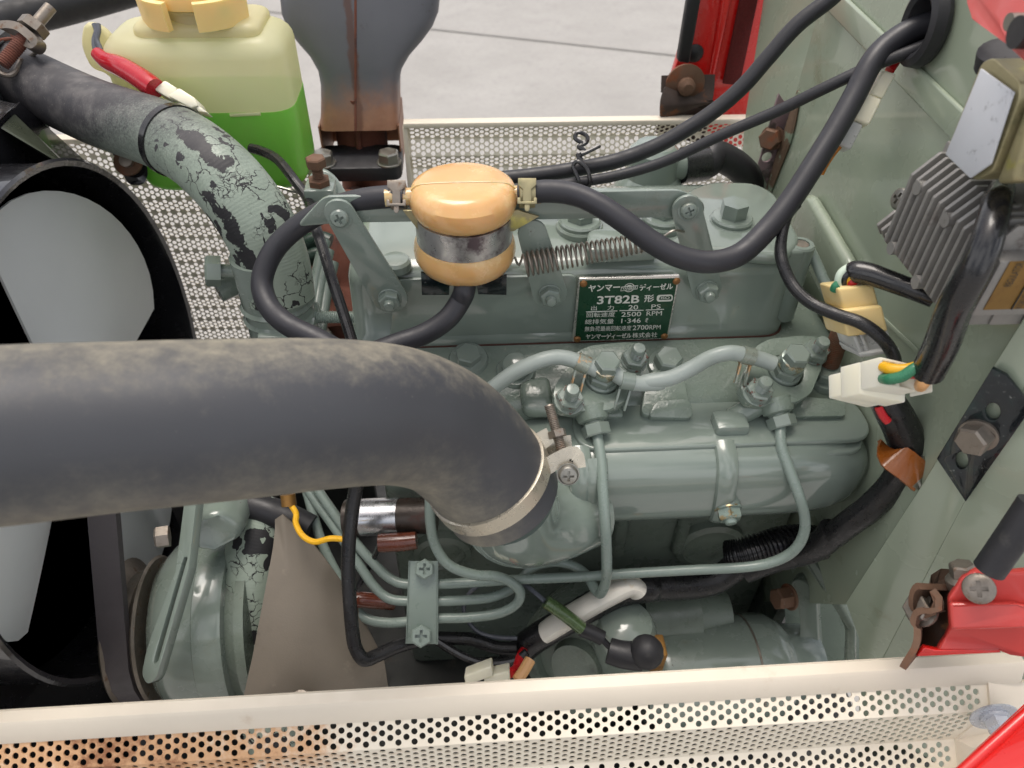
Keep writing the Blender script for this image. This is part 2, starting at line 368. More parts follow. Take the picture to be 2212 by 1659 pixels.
def m_bighose():
    s = N('weathered_intake_rubber'); uv = s.n('ShaderNodeSeparateXYZ'); s.l(s.tc.outputs['UV'], uv.inputs[0])
    n1 = s.noise(28, 9, .68); n2 = s.noise(110, 6, .7); n3 = s.noise(9, 3); n4 = s.noise(330, 4, .7)
    # chalky bloom along two lengthwise bands, each with a ragged edge
    def band(c, wdt, sharp):
        d = s.math('ABSOLUTE', s.math('SUBTRACT', uv.outputs[1], c))
        return s.ramp(s.math('ADD', s.math('SUBTRACT', wdt, d), s.math('MULTIPLY', s.math('SUBTRACT', s.math('ADD', s.math('MULTIPLY', n1, .5), s.math('ADD', s.math('MULTIPLY', n2, .38), s.math('MULTIPLY', n4, .12))), .5), sharp)), -.08, .16)
    k1 = band(.5-.2, .085, .5); k2 = band(.5+.23, .105, .3)
    k = s.math('MINIMUM', 1, s.math('ADD', k1, s.math('MULTIPLY', k2, .8)))
    spk = s.ramp(s.noise(420, 2), .72, .8)
    base = s.mix(n3, (.036, .038, .043, 1), (.062, .065, .072, 1)); base = s.mix(s.math('MULTIPLY', spk, .4), base, (.2, .19, .17, 1))
    tan = s.mix(n2, srgb(112, 107, 94), srgb(188, 180, 156))
    c = s.mix(s.math('MULTIPLY', k, .68), base, tan)
    s.set(Base_Color=c, Roughness=s.fmix(k, .5, .85)); s.bump(s.noise(900, 3), .12, .0005); return s.m
def m_topute(name, whole=False):
    """black rubber hose partly covered by cracked, flaking green paint."""
    s = N(name); uv = s.n('ShaderNodeSeparateXYZ'); s.l(s.tc.outputs['UV'], uv.inputs[0]); u, v = uv.outputs[0], uv.outputs[1]
    wv = s.n('ShaderNodeTexWave', wave_type='BANDS', bands_direction='X', i_Scale=130, i_Distortion=1.2, i_Detail=2)
    s.l(s.tc.outputs['UV'], wv.inputs['Vector'])
    d = s.n('ShaderNodeTexNoise', i_Scale=70, i_Detail=5); s.l(s.tc.outputs['Object'], d.inputs['Vector'])
    mx = s.n('ShaderNodeMix', data_type='VECTOR'); mx.inputs[0].default_value = .022
    s.l(s.tc.outputs['Object'], mx.inputs[4]); s.l(d.outputs['Color'], mx.inputs[5]); vec = mx.outputs[1]
    def crack(sc, wd):
        x = s.n('ShaderNodeTexVoronoi', feature='DISTANCE_TO_EDGE', i_Scale=sc); s.l(vec, x.inputs['Vector'])
        return s.math('LESS_THAN', x.outputs['Distance'], wd)
    def flakes(sc, th):
        x = s.n('ShaderNodeTexVoronoi', i_Scale=sc); s.l(vec, x.inputs['Vector'])
        q = s.n('ShaderNodeSeparateColor'); s.l(x.outputs['Color'], q.inputs[0])
        return s.math('GREATER_THAN', s.math('ADD', q.outputs[0], s.math('MULTIPLY', s.math('SUBTRACT', s.noise(22, 3), .5), 2.4)), th)
    zone = s.noise(15, 3)
    fine = s.math('MULTIPLY', crack(210 if not whole else 100, .05 if not whole else .03), s.ramp(zone, .55, .6)); big = s.math('MULTIPLY', crack(50, .018), s.ramp(s.noise(26, 3), .5, .56))
    bare = s.math('MAXIMUM', s.math('MAXIMUM', fine, big), s.math('MAXIMUM', flakes(52 if not whole else 40, .86 if not whole else .86), flakes(150, 1.06) if not whole else flakes(110, 1.0)))
    def patch(u0, v0, du, dv, amp):
        d = s.math('ADD', s.math('POWER', s.math('DIVIDE', s.math('SUBTRACT', u, u0), du), 2), s.math('POWER', s.math('DIVIDE', s.math('SUBTRACT', v, v0), dv), 2))
        return s.math('GREATER_THAN', s.math('ADD', s.math('SUBTRACT', 1, d), s.math('MULTIPLY', s.math('SUBTRACT', s.noise(75, 9, .68, dist=.4), .5), amp)), .45)
    if not whole: bare = s.math('MAXIMUM', bare, s.math('MAXIMUM', patch(.385, .19, .06, .06, 3.6), patch(.312, .06, .03, .05, 3.2)))
    base = s.mix(s.ramp(s.noise(60, 6), .4, .8), srgb(58, 57, 60), srgb(98, 95, 94)); base = s.mix(s.ramp(s.noise(700, 2), .66, .74, 0, .5), base, srgb(160, 156, 146))
    if whole: over = s.math('SUBTRACT', 1, bare); base = (.014, .014, .015, 1)
    else:
        side = s.math('SUBTRACT', 1, s.math('COSINE', s.math('MULTIPLY', v, 6.28318)))
        k = s.math('ADD', s.math('ADD', u, s.math('MULTIPLY', side, .05)), s.math('ADD', s.math('MULTIPLY', s.math('SUBTRACT', s.noise(30, 7, .7), .5), .07), s.math('MULTIPLY', s.math('SUBTRACT', s.noise(600, 2), .5), .10)))
        over = s.math('MULTIPLY', s.ramp(k, .215, .37), s.math('SUBTRACT', 1, s.math('MULTIPLY', bare, s.ramp(u, .262, .285))))
        base = s.mix(s.ramp(u, .27, .36), base, (.016, .016, .018, 1))
    c = s.mix(over, base, s.mix(s.noise(30, 4), srgb(128, 142, 128), srgb(160, 172, 158)))
    s.set(Base_Color=c, Roughness=s.fmix(over, .6, .36)); s.bump(wv.outputs[1], .12, .0006); s.bump(over, .6, .0007); return s.m
def m_guard(name, rust):
    s = N(name); x, y, z = s.xyz()
    n = s.noise(26, 8, .7); n2 = s.noise(160, 5, .7)
    c = s.mix(s.noise(40, 4), srgb(222, 212, 192), srgb(234, 226, 208)); r = .42
    if rust:
        k = s.math('ADD', s.ramp(x, .06, -.2, 0, .36), s.math('ADD', s.math('MULTIPLY', n, .62), s.math('MULTIPLY', n2, .25)))
        a = s.ramp(k, .60, .78); b2 = s.ramp(k, .78, .92)
        c = s.mix(s.math('MULTIPLY', a, .75), c, srgb(198, 138, 74)); c = s.mix(s.math('MULTIPLY', b2, .8), c, srgb(120, 66, 36)); r = s.fmix(a, .42, .8)
    else:
        c = s.mix(s.ramp(n, .6, .8), c, srgb(196, 182, 158))
    s.set(Base_Color=c, Roughness=r); return s.m
def m_tank():
    s = N('translucent_tank_plastic'); t = s.t
    s.set(Base_Color=s.mix(s.noise(14, 4), srgb(236, 230, 190), srgb(246, 242, 214)), Roughness=.3, Specular_IOR_Level=.5)
    tr = s.n('ShaderNodeBsdfTransparent'); tr.inputs[0].default_value = (1, .985, .88, 1)
    tl = s.n('ShaderNodeBsdfTranslucent'); tl.inputs[0].default_value = srgb(240, 234, 190)
    m1 = s.n('ShaderNodeMixShader'); m1.inputs[0].default_value = .5; s.l(s.b.outputs[0], m1.inputs[1]); s.l(tl.outputs[0], m1.inputs[2])
    m2 = s.n('ShaderNodeMixShader'); m2.inputs[0].default_value = .14; s.l(m1.outputs[0], m2.inputs[1]); s.l(tr.outputs[0], m2.inputs[2])
    s.l(m2.outputs[0], s.out.inputs[0]); return s.m
def m_muffler():
    s = N('heat_stained_steel'); x, y, z = s.xyz(); n = s.noise(30, 8, .68); n2 = s.noise(8, 5)
    k = s.ramp(s.math('ADD', s.math('MULTIPLY', s.math('SUBTRACT', z, 1.088), -13), s.math('MULTIPLY', n, .9)), .2, .85)
    base = s.mix(n2, srgb(80, 81, 86), srgb(114, 115, 120)); base = s.mix(s.ramp(n, .62, .72), base, srgb(70, 58, 54))
    rust = s.mix(s.noise(45, 7), srgb(112, 68, 50), srgb(168, 128, 100))
    seam = s.ramp(s.math('ADD', s.math('ABSOLUTE', s.math('SUBTRACT', x, -.108)), s.math('MULTIPLY', n, .014)), .013, .009)
    c = s.mix(k, base, rust); c = s.mix(s.math('MULTIPLY', seam, .7), c, srgb(92, 58, 44))
    s.set(Base_Color=c, Roughness=.5, Metallic=.25); s.bump(n, .15, .001); return s.m
def m_coolant():
    s = N('coolant_behind_plastic'); s.set(Base_Color=s.mix(s.noise(14, 3), (.30, .70, .10, 1), (.38, .78, .15, 1)), Roughness=.3, Subsurface_Weight=.5, Subsurface_Radius=(.01, .05, .008), Subsurface_Scale=.5)
    tl = s.n('ShaderNodeBsdfTranslucent'); tl.inputs[0].default_value = (.26, .75, .1, 1); m1 = s.n('ShaderNodeMixShader'); m1.inputs[0].default_value = .4
    s.l(s.b.outputs[0], m1.inputs[1]); s.l(tl.outputs[0], m1.inputs[2]); s.l(m1.outputs[0], s.out.inputs[0]); return s.m
def m_ground():
    s = N('pale_concrete'); n = s.noise(2.2, 8, .65); n2 = s.noise(40, 6, .7)
    c = s.mix(n, srgb(140, 138, 134), srgb(176, 174, 170)); c = s.mix(s.ramp(n2, .45, .75, 0, .5), c, srgb(138, 136, 132)); c = s.mix(s.ramp(s.noise(9, 7, .7), .5, .75, 0, .35), c, srgb(130, 128, 126))
    s.set(Base_Color=c, Roughness=.85); s.bump(n2, .3, .004); return s.m
def m_core():
    s = N('radiator_fins'); s.set(Base_Color=s.mix(s.noise(240, 4), (.03, .034, .036, 1), (.09, .098, .1, 1)), Roughness=.6); s.bump(s.noise(500, 3), .8, .002); return s.m
M['bighose'] = m_bighose(); M['radhose'] = m_topute('cracked_paint_hose'); M['lowhose'] = m_topute('flaking_paint_hose', True)
M['guard'] = m_guard('cream_perforated_steel', True); M['guard_rear'] = m_guard('cream_perforated_steel_far', False)
M['tank'] = m_tank(); M['muffler'] = m_muffler(); M['coolant'] = m_coolant(); M['ground'] = m_ground(); M['core'] = m_core()
XW = .315
# ---------------------------------------------------------------- ground
b = B(); box(b, V((0, 0, -.05)), 120, 120, .1)
g = obj('ground', b, M['ground'], kind='structure')
ja, jb = PZ((953, 64), .004), PZ((1371, 109), .004); jd = (jb-ja).normalized(); jn = V((-jd.y, jd.x, 0))*.012
b = B(); prism(b, [ja-jd*6-jn, ja+jd*9-jn, ja+jd*9+jn, ja-jd*6+jn], V((0, 0, .002)))
obj('expansion_joint', b, mat('joint_filler', srgb(150, 148, 144), .9), g)

# ---------------------------------------------------------------- perforated sheet (real holes)
def perf(bands, P_, r, t, k=12):
    """bands of (origin, along, down, x0, x1, height, rows): staggered holes, each in its own diamond cell."""
    vs, fs = [], []
    for O, ex, ey, x0, x1f, H, n in bands:
        nn = ex.cross(ey).normalized()
        if nn.dot(CAM-O) < 0: nn = -nn
        s = H/(n+1); h = P_/2
        at = lambda x, y: O+ex*x+ey*y
        def face(*q):
            i0 = len(vs); vs.extend(at(*p) for p in q); fs.append(tuple(range(i0, i0+len(q))))
        xr = []
        for row in range(n):
            y = s*(row+1); x1 = x1f(y) if callable(x1f) else x1f; xa = x0+(h if row % 2 else 0); c = int((x1-xa)/P_)
            xr.append((xa+c*P_, y, x1))
            if row % 2: face((x0, y-s), (xa, y), (x0, y+s))
            for q in range(c):
                xc = xa+(q+.5)*P_; i0 = len(vs)
                outer = []
                for j in range(k):
                    a = 4*j/k; e = int(a); f = a-e
                    A, B_ = ((h, 0), (0, s), (-h, 0), (0, -s), (h, 0))[e:e+2]
                    outer.append(at(xc+A[0]*(1-f)+B_[0]*f, y+A[1]*(1-f)+B_[1]*f))
                inner = [at(xc+r*math.cos(6.28318*j/k), y+r*math.sin(6.28318*j/k)) for j in range(k)]
                vs.extend(outer); vs.extend(inner); vs.extend([p-nn*t for p in inner]); vs.extend([p-nn*t for p in outer])
                for j in range(k):
                    j2 = (j+1) % k
                    for A in (0, k, 2*k): fs.append((i0+A+j, i0+A+j2, i0+A+k+j2, i0+A+k+j))
                if row == 0: face((xc, 0), (xc+P_, 0) if q < c-1 else (xc+h, 0), (xc+h, s))
                if row == n-1: face((xc, H), (xc+P_, H) if q < c-1 else (xc+h, H), (xc+h, y))
            if row == 0: face((x0, 0), (x0+h, 0), (x0, s))
            if row == n-1: face((xa, y), (xa+h, H), (x0, H), (x0, y))
        pl = [(xr[0][0], 0, xr[0][2])]+xr+[(xr[-1][0], H, xr[-1][2])]
        for a, b_ in zip(pl, pl[1:]): face((a[0], a[1]), (max(a[2], a[0]), a[1]), (max(b_[2], b_[0]), b_[1]), (b_[0], b_[1]))
    me = bpy.data.meshes.new('perf'); me.from_pydata([tuple(v) for v in vs], [], fs); return me

# near guard: profile of (dy, dz) directions and lengths, perforated or solid
GY = .225; gt = PY((850, 1487), GY).z
gl, grt = -.42, PY((2130, 1470), GY-.02).x
gd = thing('perforated_side_guard', 'cream perforated steel side guard along the bottom edge, rust creeping over its left half', 'side guard', (0, GY, gt))
pts = [V((0, GY+.001, gt-.012)), V((0, GY, gt)), V((0, GY-.0085, gt-.0005))]
y, z = GY-.0085, gt-.0005
y -= .0155*.42; z -= .0155*.9
b = B()
xr = PY((2196, 1414), GY).x
out = [(GY+.002, gt-.014), (GY+.001, gt-.001), (GY, gt), (GY-.0075, gt), (GY-.0095, gt-.0018), (y, z)]
b2 = [V((gl, a, c)) for a, c in out]; th = [V((gl, a+.0012, c-.001)) for a, c in out]
prism(b, b2+th[::-1], V((xr-gl, 0, 0)))
bevel(b, .0006, 2, 50)
obj('top_lip', b, M['cream'], gd)
bands = []; ends = []
for i in range(5):
    d = V((0, -.80, -.60)) if i % 2 == 0 else V((0, -.12, -.993)); H = .0192 if i % 2 == 0 else .036
    if i == 0: y += .002; z += .0005
    O = V((0, y, z)); nrow = 5 if i % 2 == 0 else 11
    e0 = (2131, 2137, 2062, 2068, 2000)[i]; e1_ = (2137, 2062, 2068, 2000, 1990)[i]
    P1 = V((0, y, z))+d*H
    pv = lambda p: (830+(0))  # unused
    def xat(e, q):   # x where image column e meets the line through q along X
        lo, hi = 0, .6
        for _ in range(40):
            mid = (lo+hi)/2; v = V((mid, q.y, q.z))-CAM; u = 1106+FPX*v.dot(RT)/v.dot(FW)
            lo, hi = (mid, hi) if u < e else (lo, mid)
        return lo
    xa, xb = xat(e0, O), xat(e1_, P1)
    bands.append((O, EX, d, gl, (lambda yc, xa=xa, xb=xb, H=H: xa+(xb-xa)*yc/H), H, nrow)); ends.append((V((xa, y, z)), V((xb, P1.y, P1.z))))
    y, z = P1.y, P1.z
link('perforated_sheet', perf(bands, .0106, .0021, .0011), M['guard'], gd)
# end frame: flat sheet the corrugation runs into
ep = [ends[0][0]+V((0, 0, .001))]+[e[1] for e in ends]
yo = GY-.032
fr = [(2196, 1414), (2235, 1470), (2240, 1560), (2150, 1640), (2075, 1700), (2000, 1760)]
q = [PY(fr[0], GY-.006), PY(fr[1], GY-.012), PY(fr[2], yo), PY(fr[3], yo-.02), PY(fr[4], yo-.035), PY(fr[5], yo-.055)]
b = B()
inner = [e[0] for e in ends]+[ends[-1][1]]
lip0 = V((inner[0].x, out[-1][0], out[-1][1]))
seq = [lip0]+[p+V((0, -.001, .0015)) for p in inner]
outer = [V((xr, out[-1][0], out[-1][1]))]+q[1:]
vi = [b.verts.new(p) for p in seq]; vo = [b.verts.new(p) for p in outer]
# strip between the stepped inner edge and the outer edge
A, C = vi, vo; i = j = 0
while i < len(A)-1 or j < len(C)-1:
    if j == len(C)-1 or (i < len(A)-1 and (i+1)/(len(A)-1) <= (j+1)/(len(C)-1)): b.faces.new((A[i], A[i+1], C[j])); i += 1
    else: b.faces.new((A[i], C[j+1], C[j])); j += 1
gx = bmesh.ops.extrude_face_region(b, geom=list(b.faces)); bmesh.ops.translate(b, vec=V((0, .0015, -.001)), verts=[v for v in gx['geom'] if isinstance(v, bmesh.types.BMVert)])
obj('end_frame', b, M['cream'], gd, ang=50)
bo = PY(d5(672, 1335), yo-.004)
nb = V((-.12, -.98, .10)).normalized()
b = B(); lathe(b, bo-nb*.001, nb, [(.006, 0), (.0152, 0), (.0152, .0012), (.006, .0016)], 32)
lathe(b, bo, nb, [(.0095, 0), (.0095, .002), (.007, .003)], 28); hexhead(b, bo+nb*.002, nb, .0082, .0075)
obj('flange_bolt', b, mat('bright_zinc', srgb(186, 190, 196), .3, .4, .06, 60), gd)

def rear(name, label, x0, x1, ztop, nb_, yr, rim, z0lean=1):
    t = thing(name, label, 'side guard', ((x0+x1)/2, yr, ztop-.1))
    bands = []; y, z = yr, ztop
    for i in range(nb_):
        d = V((0, (.42 if i % 2 == 0 else -.42)*z0lean, -.907)); H = .0185
        bands.append((V((0, y, z)), EX, d, x0, x1, H, 5)); y += d.y*H; z += d.z*H
    link('perforated_sheet', perf(bands, .0106, .0025, .0006, 8), M['guard_rear'], t)
    b = B()
    box(b, V(((x0+x1)/2, yr+.002, ztop+.0025)), x1-x0+.006, .013, .006, .0015)
    for xx in rim: box(b, V((xx, yr+.004, (ztop+z)/2)), .005, .013, ztop-z, .001)
    obj('edge_frame', b, M['cream'], t)
    return t
rz = PY((1160, 270), .76)
rear('perforated_side_guard', 'cream perforated guard on the far side, right of the exhaust and below the pale concrete', PY((880, 300), .76).x, .36, rz.z, 14, .76, (PY((877, 300), .76).x,))
rl = PY((662, 300), .76)
rear('perforated_side_guard', 'cream perforated guard on the far side, seen between the fan shroud and the peeling hose', -.62, rl.x, rl.z, 20, .76, (rl.x+.002,), .25)

# ---------------------------------------------------------------- firewall
fw = thing('firewall', 'pale green pressed steel firewall at the right behind the engine', 'firewall', (XW, .5, .8))
poly = [PX(p, XW) for p in ((1792, -90), (1766, 32), (1717, 210), (1650, 440), (1640, 900), (1650, 1300), (1827, 1306), (1995, 1042), (2143, 795), (2330, 500), (2600, 420), (2640, -160))]
gc = PX((2022, 55), XW)
b = B(); plate(b, poly, [circ(gc, EX, .0150, 24)], V((.002, 0, 0))); obj('main_panel', b, M['firewall'], fw)
def strip(pa, pb, w_, h_, x=XW):
    a, c = PX(pa, x), PX(pb, x); d = (c-a).normalized(); s = d.cross(EX)*w_/2
    return [a-s, c-s, c+s, a+s], V((-h_, 0, 0))
b = B(); p_, v_ = strip((1795, -10), (2130, 322), .019, .004); prism(b, p_, v_, .0037, 4); obj('pressed_rib', b, M['firewall'], fw)
b = B(); p_, v_ = strip((1745, 455), (1850, 640), .05, .012); p_ = rpoly(p_, .02, 6); prism(b, [x_+V((-.0005, 0, 0)) for x_ in p_], v_, .009, 4); obj('pressed_bulge', b, M['firewall'], fw)
b = B(); p_, v_ = strip((1826, 610), (1985, 760), .004, .0015); prism(b, p_, v_, .001, 2); obj('panel_seam', b, M['firewall'], fw)
# folded flange at the far edge
fa, fb_, fc, fd = PX((1792, -90), XW), PX((1766, 32), XW), PX((1717, 210), XW), PX((1650, 440), XW)
left = [PY(p, q_) for p, q_ in (((1662, -90), .80), ((1648, 20), .79), ((1612, 250), .745), ((1592, 470), .69))]
b = B(); vs1 = [b.verts.new(p) for p in (fa, fb_, fc, fd)]; vs2 = [b.verts.new(p) for p in left]
for i in range(3): b.faces.new((vs1[i], vs1[i+1], vs2[i+1], vs2[i]))
gx = bmesh.ops.extrude_face_region(b, geom=list(b.faces)); bmesh.ops.translate(b, vec=V((0, .002, 0)), verts=[v for v in gx['geom'] if isinstance(v, bmesh.types.BMVert)])
obj('edge_flange', b, M['firewall'], fw)
# weld stain along the fold
wm = mat('rusty_weld', srgb(104, 84, 66), .8, 0, .4, 60, .5, 300, [(srgb(128, 142, 122), 55, .54, .6, .3, 0)])
b = B(); tube(b, [PX(p, XW)+V((-.002, -.003, 0)) for p in ((1728, 195), (1707, 280), (1682, 352), (1655, 430))], [.004, .009, .008, .005], 10, 6, True, .35, EY); obj('weld_bead', b, wm, fw)
# small gusset with bolt beside the fold
gp = thing('gusset_plate', 'small pinkish worn steel plate bolted at the rusty fold of the firewall', 'bracket', PY((1675, 280), .70))
b = B(); w = [PY(c3(*p), .672) for p in ((905, 500), (945, 560), (985, 580), (955, 640), (840, 985), (815, 920), (795, 880), (885, 560))]
plate(b, w, [circ(PY(c3(840, 840), .672), EY, .0052, 16)], V((0, .003, 0)), .0004)
obj('plate', b, mat('worn_primer_steel', srgb(146, 124, 128), .5, .3, .2, 40, .2, 300, [(srgb(92, 84, 80), 50, .48, .6, .6, .3), (srgb(150, 150, 148), 90, .62, .7, .4, .6)]), gp)
b = B(); o = PY(c3(870, 735), .672); hexhead(b, o, V((-.62, -.75, .2)).normalized(), .0105, .012, None, .0118); obj('bolt', b, M['rusty'], gp)
# flared brace at the lower right
br = thing('cowl_brace', 'broad sloping pale green brace panel at the right edge below the regulator', 'panel', PX((1900, 1250), XW))
o_ = PX((1827, 1302), XW-.004); n_ = (PX((2143, 795), XW-.004)-o_).cross(P((2200, 1300), .505)-o_).normalized()
cA, cB = PN((1892, 1450), o_, n_), PN((2212, 838), o_, n_); rr_ = ray((2300, 1300)); pt = PN((2300, 1300), o_, n_)+rr_*.022
n2_ = (cB-cA).cross(pt-cA).normalized(); bk_ = lambda n: n*(.003 if n.dot(FW) > 0 else -.003)
qa = [PN(p, o_, n_) for p in ((1827, 1302), (1995, 1042), (2143, 795), (2330, 500))]+[PN((2390, 500), o_, n_), cB, cA]+[PN(p, o_, n_) for p in ((1892, 1720), (1855, 1720), (1855, 1380))]
b = B(); prism(b, qa, bk_(n_), .0008); obj('edge_flange', b, M['firewall'], br)
qb = [cA, cB]+[PN(p, cA, n2_) for p in ((2390, 500), (2420, 700), (2420, 1250), (2300, 1560), (2080, 1720), (1893, 1720))]
b = B(); prism(b, qb, bk_(n2_), .0008); obj('sheet', b, M['firewall'], br)
# grommet in the firewall
gm = thing('rubber_grommet', 'thick black rubber grommet where the cables pass through the firewall', 'grommet', gc)
b = B(); pr = [(.0150, .002), (.0150, -.002), (.0195, -.002), (.0215, -.006), (.0205, -.013), (.0168, -.015), (.0138, -.013), (.0128, -.004), (.0128, .006)]
lathe(b, gc, -EX, [(r_*1.0, -h_) for r_, h_ in pr], 32); 
for v in b.verts: v.co.z = gc.z+(v.co.z-gc.z)*1.25
obj('rubber_ring', b, M['rubber'], gm)
b = B(); box(b, gc+V((.03, 0, 0)), .002, .12, .12); obj('dark_backing', b, M['dark'], gm)  # near-black sheet behind the grommet hole, darkening its opening

# ---------------------------------------------------------------- red sheet metal
rp = thing('red_cowl', 'upright bright red sheet metal panel behind the cables with black seal strip', 'cowl panel', PY((1540, 250), .80))
b = B(); prism(b, [PY(p, .80) for p in ((1508, -80), (1500, 0), (1463, 130), (1439, 207), (1434, 292), (1640, 325), (1650, 260), (1668, 120), (1690, 0), (1700, -80))], V((0, .012, 0)), .002, 2); obj('sheet', b, M['red'], rp)
b = B(); prism(b, [PY(c3(*p), .80) for p in ((575, -140), (590, 0), (520, 440), (545, 450), (640, 0), (660, -140))], V((0, -.006, 0)), .003, 3); obj('pressed_ridge', b, M['red'], rp)
b = B(); prism(b, [PY(c3(*p), .797) for p in ((700, -100), (690, 0), (600, 440), (690, 450), (785, 0), (800, -100))], V((0, -.004, 0)), .001); obj('felt_strip', b, M['felt'], rp)
b = B(); prism(b, [PY(c3(*p), .795) for p in ((430, -100), (400, 0), (350, 310), (415, 322), (470, 0), (490, -100))], V((0, -.012, 0)), .003, 3); obj('seal_strip', b, M['blackmatt'], rp)
b = B(); lathe(b, PY(c3(453, 282), .80), -EY, [(.009, -.001), (.0095, .002), (.006, .005), (0, .006)], 14); obj('plastic_clip', b, M['blackmatt'], rp)
hb = thing('catch_bracket', 'grimy brown spring catch on the lower left edge of the red panel', 'bracket', PY((1475, 240), .775))
b = B(); ribbon(b, [PY(c3(*p), q_) for p, q_ in (((420, 400), .78), ((415, 500), .772), ((412, 540), .765), ((410, 580), .765), ((405, 610), .785), ((395, 660), .78), ((370, 740), .775))], -EY, .057, .003, 5)
obj('spring_leaf', b, mat('grimy_brown_steel', srgb(62, 50, 44), .6, .2, .4, 60, .3, 300, [(srgb(110, 70, 44), 60, .58, .7, .9, 0)]), hb)
b = B(); lathe(b, PY(c3(400, 445), .775), -EY, [(.02, -.002), (.021, .003), (.016, .005), (.009, .006), (.009, .012), (.005, .016), (0, .017)], 20); obj('rivet', b, M['rusty'], hb)
# near top right corner
rc = thing('red_cowl', 'faded red cowl corner with a bright screw in the top right of the view', 'cowl panel', P((2150, 60), .36))
b = B(); prism(b, [P(d1(*p), q_) for p, q_ in (((1165, -160), .40), ((1215, 60), .395), ((1232, 195), .385), ((1330, 270), .375), ((1560, 440), .35), ((1760, 620), .335), ((1950, 700), .32), ((1950, -160), .335))], V((.006, .012, .012)), .002, 3)
obj('sheet', b, M['redfaded'], rc)
b = B(); o = P(d1(1590, 205), .345); tube(b, [o, o+RT*.010+UPV*.0005], [.0040, .0036], 20); obj('screw', b, M['zinc'], rc)
b = B(); o = P(d1(1700, 300), .335); tube(b, [o-RT*.002, o+RT*.03], .0070, 20); obj('rubber_bush', b, M['rubber'], rc)
# lower right bracket
lb = thing('red_hinge_bracket', 'faded red bent bracket with a dull screw, resting above the guard at lower right', 'bracket', P((2100, 1350), .42))
pl = lambda l: [P(d5(*p), q_) for p, q_ in l]
b = B(); prism(b, pl([((470, 450), .455), ((540, 395), .455), ((720, 420), .45), ((900, 400), .44), ((960, 700), .44), ((930, 970), .45), ((770, 945), .455), ((700, 915), .46), ((300, 915), .47), ((360, 830), .468), ((385, 770), .465), ((375, 585), .46)]), V((.004, .006, -.004)), .0025, 3)
bevel(b, .0004, 1, 40); obj('sheet', b, M['redfaded'], lb)
b = B(); prism(b, pl([((376, 590), .4585), ((800, 600), .4475), ((900, 610), .4425), ((900, 745), .441), ((760, 752), .4465), ((400, 766), .4615), ((383, 740), .462)]), V((-.002, -.0035, .0025)), .003, 3); obj('pressed_step', b, M['redfaded'], lb)
b = B(); prism(b, pl([((175, 950), .475), ((225, 890), .472), ((300, 905), .47), ((700, 905), .462), ((720, 925), .462)]), V((.002, .004, -.003)), .0008); obj('lower_flange', b, M['red'], lb)
nrm = (CAM-P(d5(575, 515), .447)).normalized()+V((-.2, -.2, .2)); nrm.normalize()
obj('screw', phillips(P(d5(575, 515), .4475), nrm, .0092, .0035, RT), M['steel'], lb)
hc = thing('hinge_clip', 'brown grimy steel hinge leaf with a small hex bolt beside the red bracket', 'hinge', P((2010, 1340), .48))
b = B(); ribbon(b, pl([((345, 505), .478), ((300, 520), .482), ((285, 560), .485), ((330, 640), .48), ((240, 680), .485), ((195, 740), .487), ((185, 860), .485), ((140, 960), .487)]), V((-.5, -.3, .8)), .004, .05, 5)
obj('bent_edge', b, M['rusty'], hc)
b = B(); prism(b, pl([((290, 515), .488), ((390, 500), .478), ((390, 790), .476), ((310, 900), .478), ((170, 960), .488), ((190, 830), .49), ((210, 690), .49), ((285, 640), .488)]), V((.002, .003, -.002)), .001); obj('leaf', b, mat('burnt_brown_steel', srgb(58, 44, 34), .4, .3, .5, 45, .3, 250, [(srgb(112, 72, 36), 50, .58, .72, .6, 0)]), hc)
b = B(); o = P(d5(215, 655), .478); ax_ = (-RT*.75+UPV*.35-FW*.45).normalized(); lathe(b, o, ax_, [(.0105, 0), (.0105, .002), (.008, .0025)], 20); hexhead(b, o+ax_*.002, ax_, .0085, .008); obj('bolt', b, M['steel'], hc)
b = B(); o = P(d5(470, 400), .465); ax_ = (-RT*.2+UPV*.9-FW*.2).normalized(); lathe(b, o-ax_*.012, ax_, [(.0095, 0), (.0102, .006), (.008, .009)], 20); hexhead(b, o-ax_*.004, ax_, .0075, .009); obj('bolt', b, M['steel'], hc)
bt = thing('hood_prop_tube', 'black tube end with grey rubber sleeve above the red bracket at the right edge', 'tube', P((2160, 1190), .4))
b = B(); tube(b, [P(d5(640, 395), .425), P(d5(775, 200), .415), P(d5(930, -30), .405)], .0086, 24, 2); obj('tube_body', b, M['rubber'], bt)
rf = thing('red_fender', 'bright red fender sheet in the bottom right corner beside the cream guard', 'fender', P((2200, 1640), .5))
b = B(); prism(b, [P(p, q_) for p, q_ in (((2245, 1530), .435), ((2140, 1625), .432), ((2050, 1710), .43), ((2300, 1750), .40), ((2320, 1500), .42))], V((.004, .01, -.01)), .003, 3); obj('sheet', b, M['red'], rf)
b = B(); tube(b, [P((2250, 1512), .438), P((2140, 1610), .435), P((2035, 1705), .433)], .0032, 12, 5); obj('rolled_edge', b, M['red'], rf)
E_, ES, EC, EL = M['engine'], M['engine_smooth'], M['engine_cast'], M['engine_low']
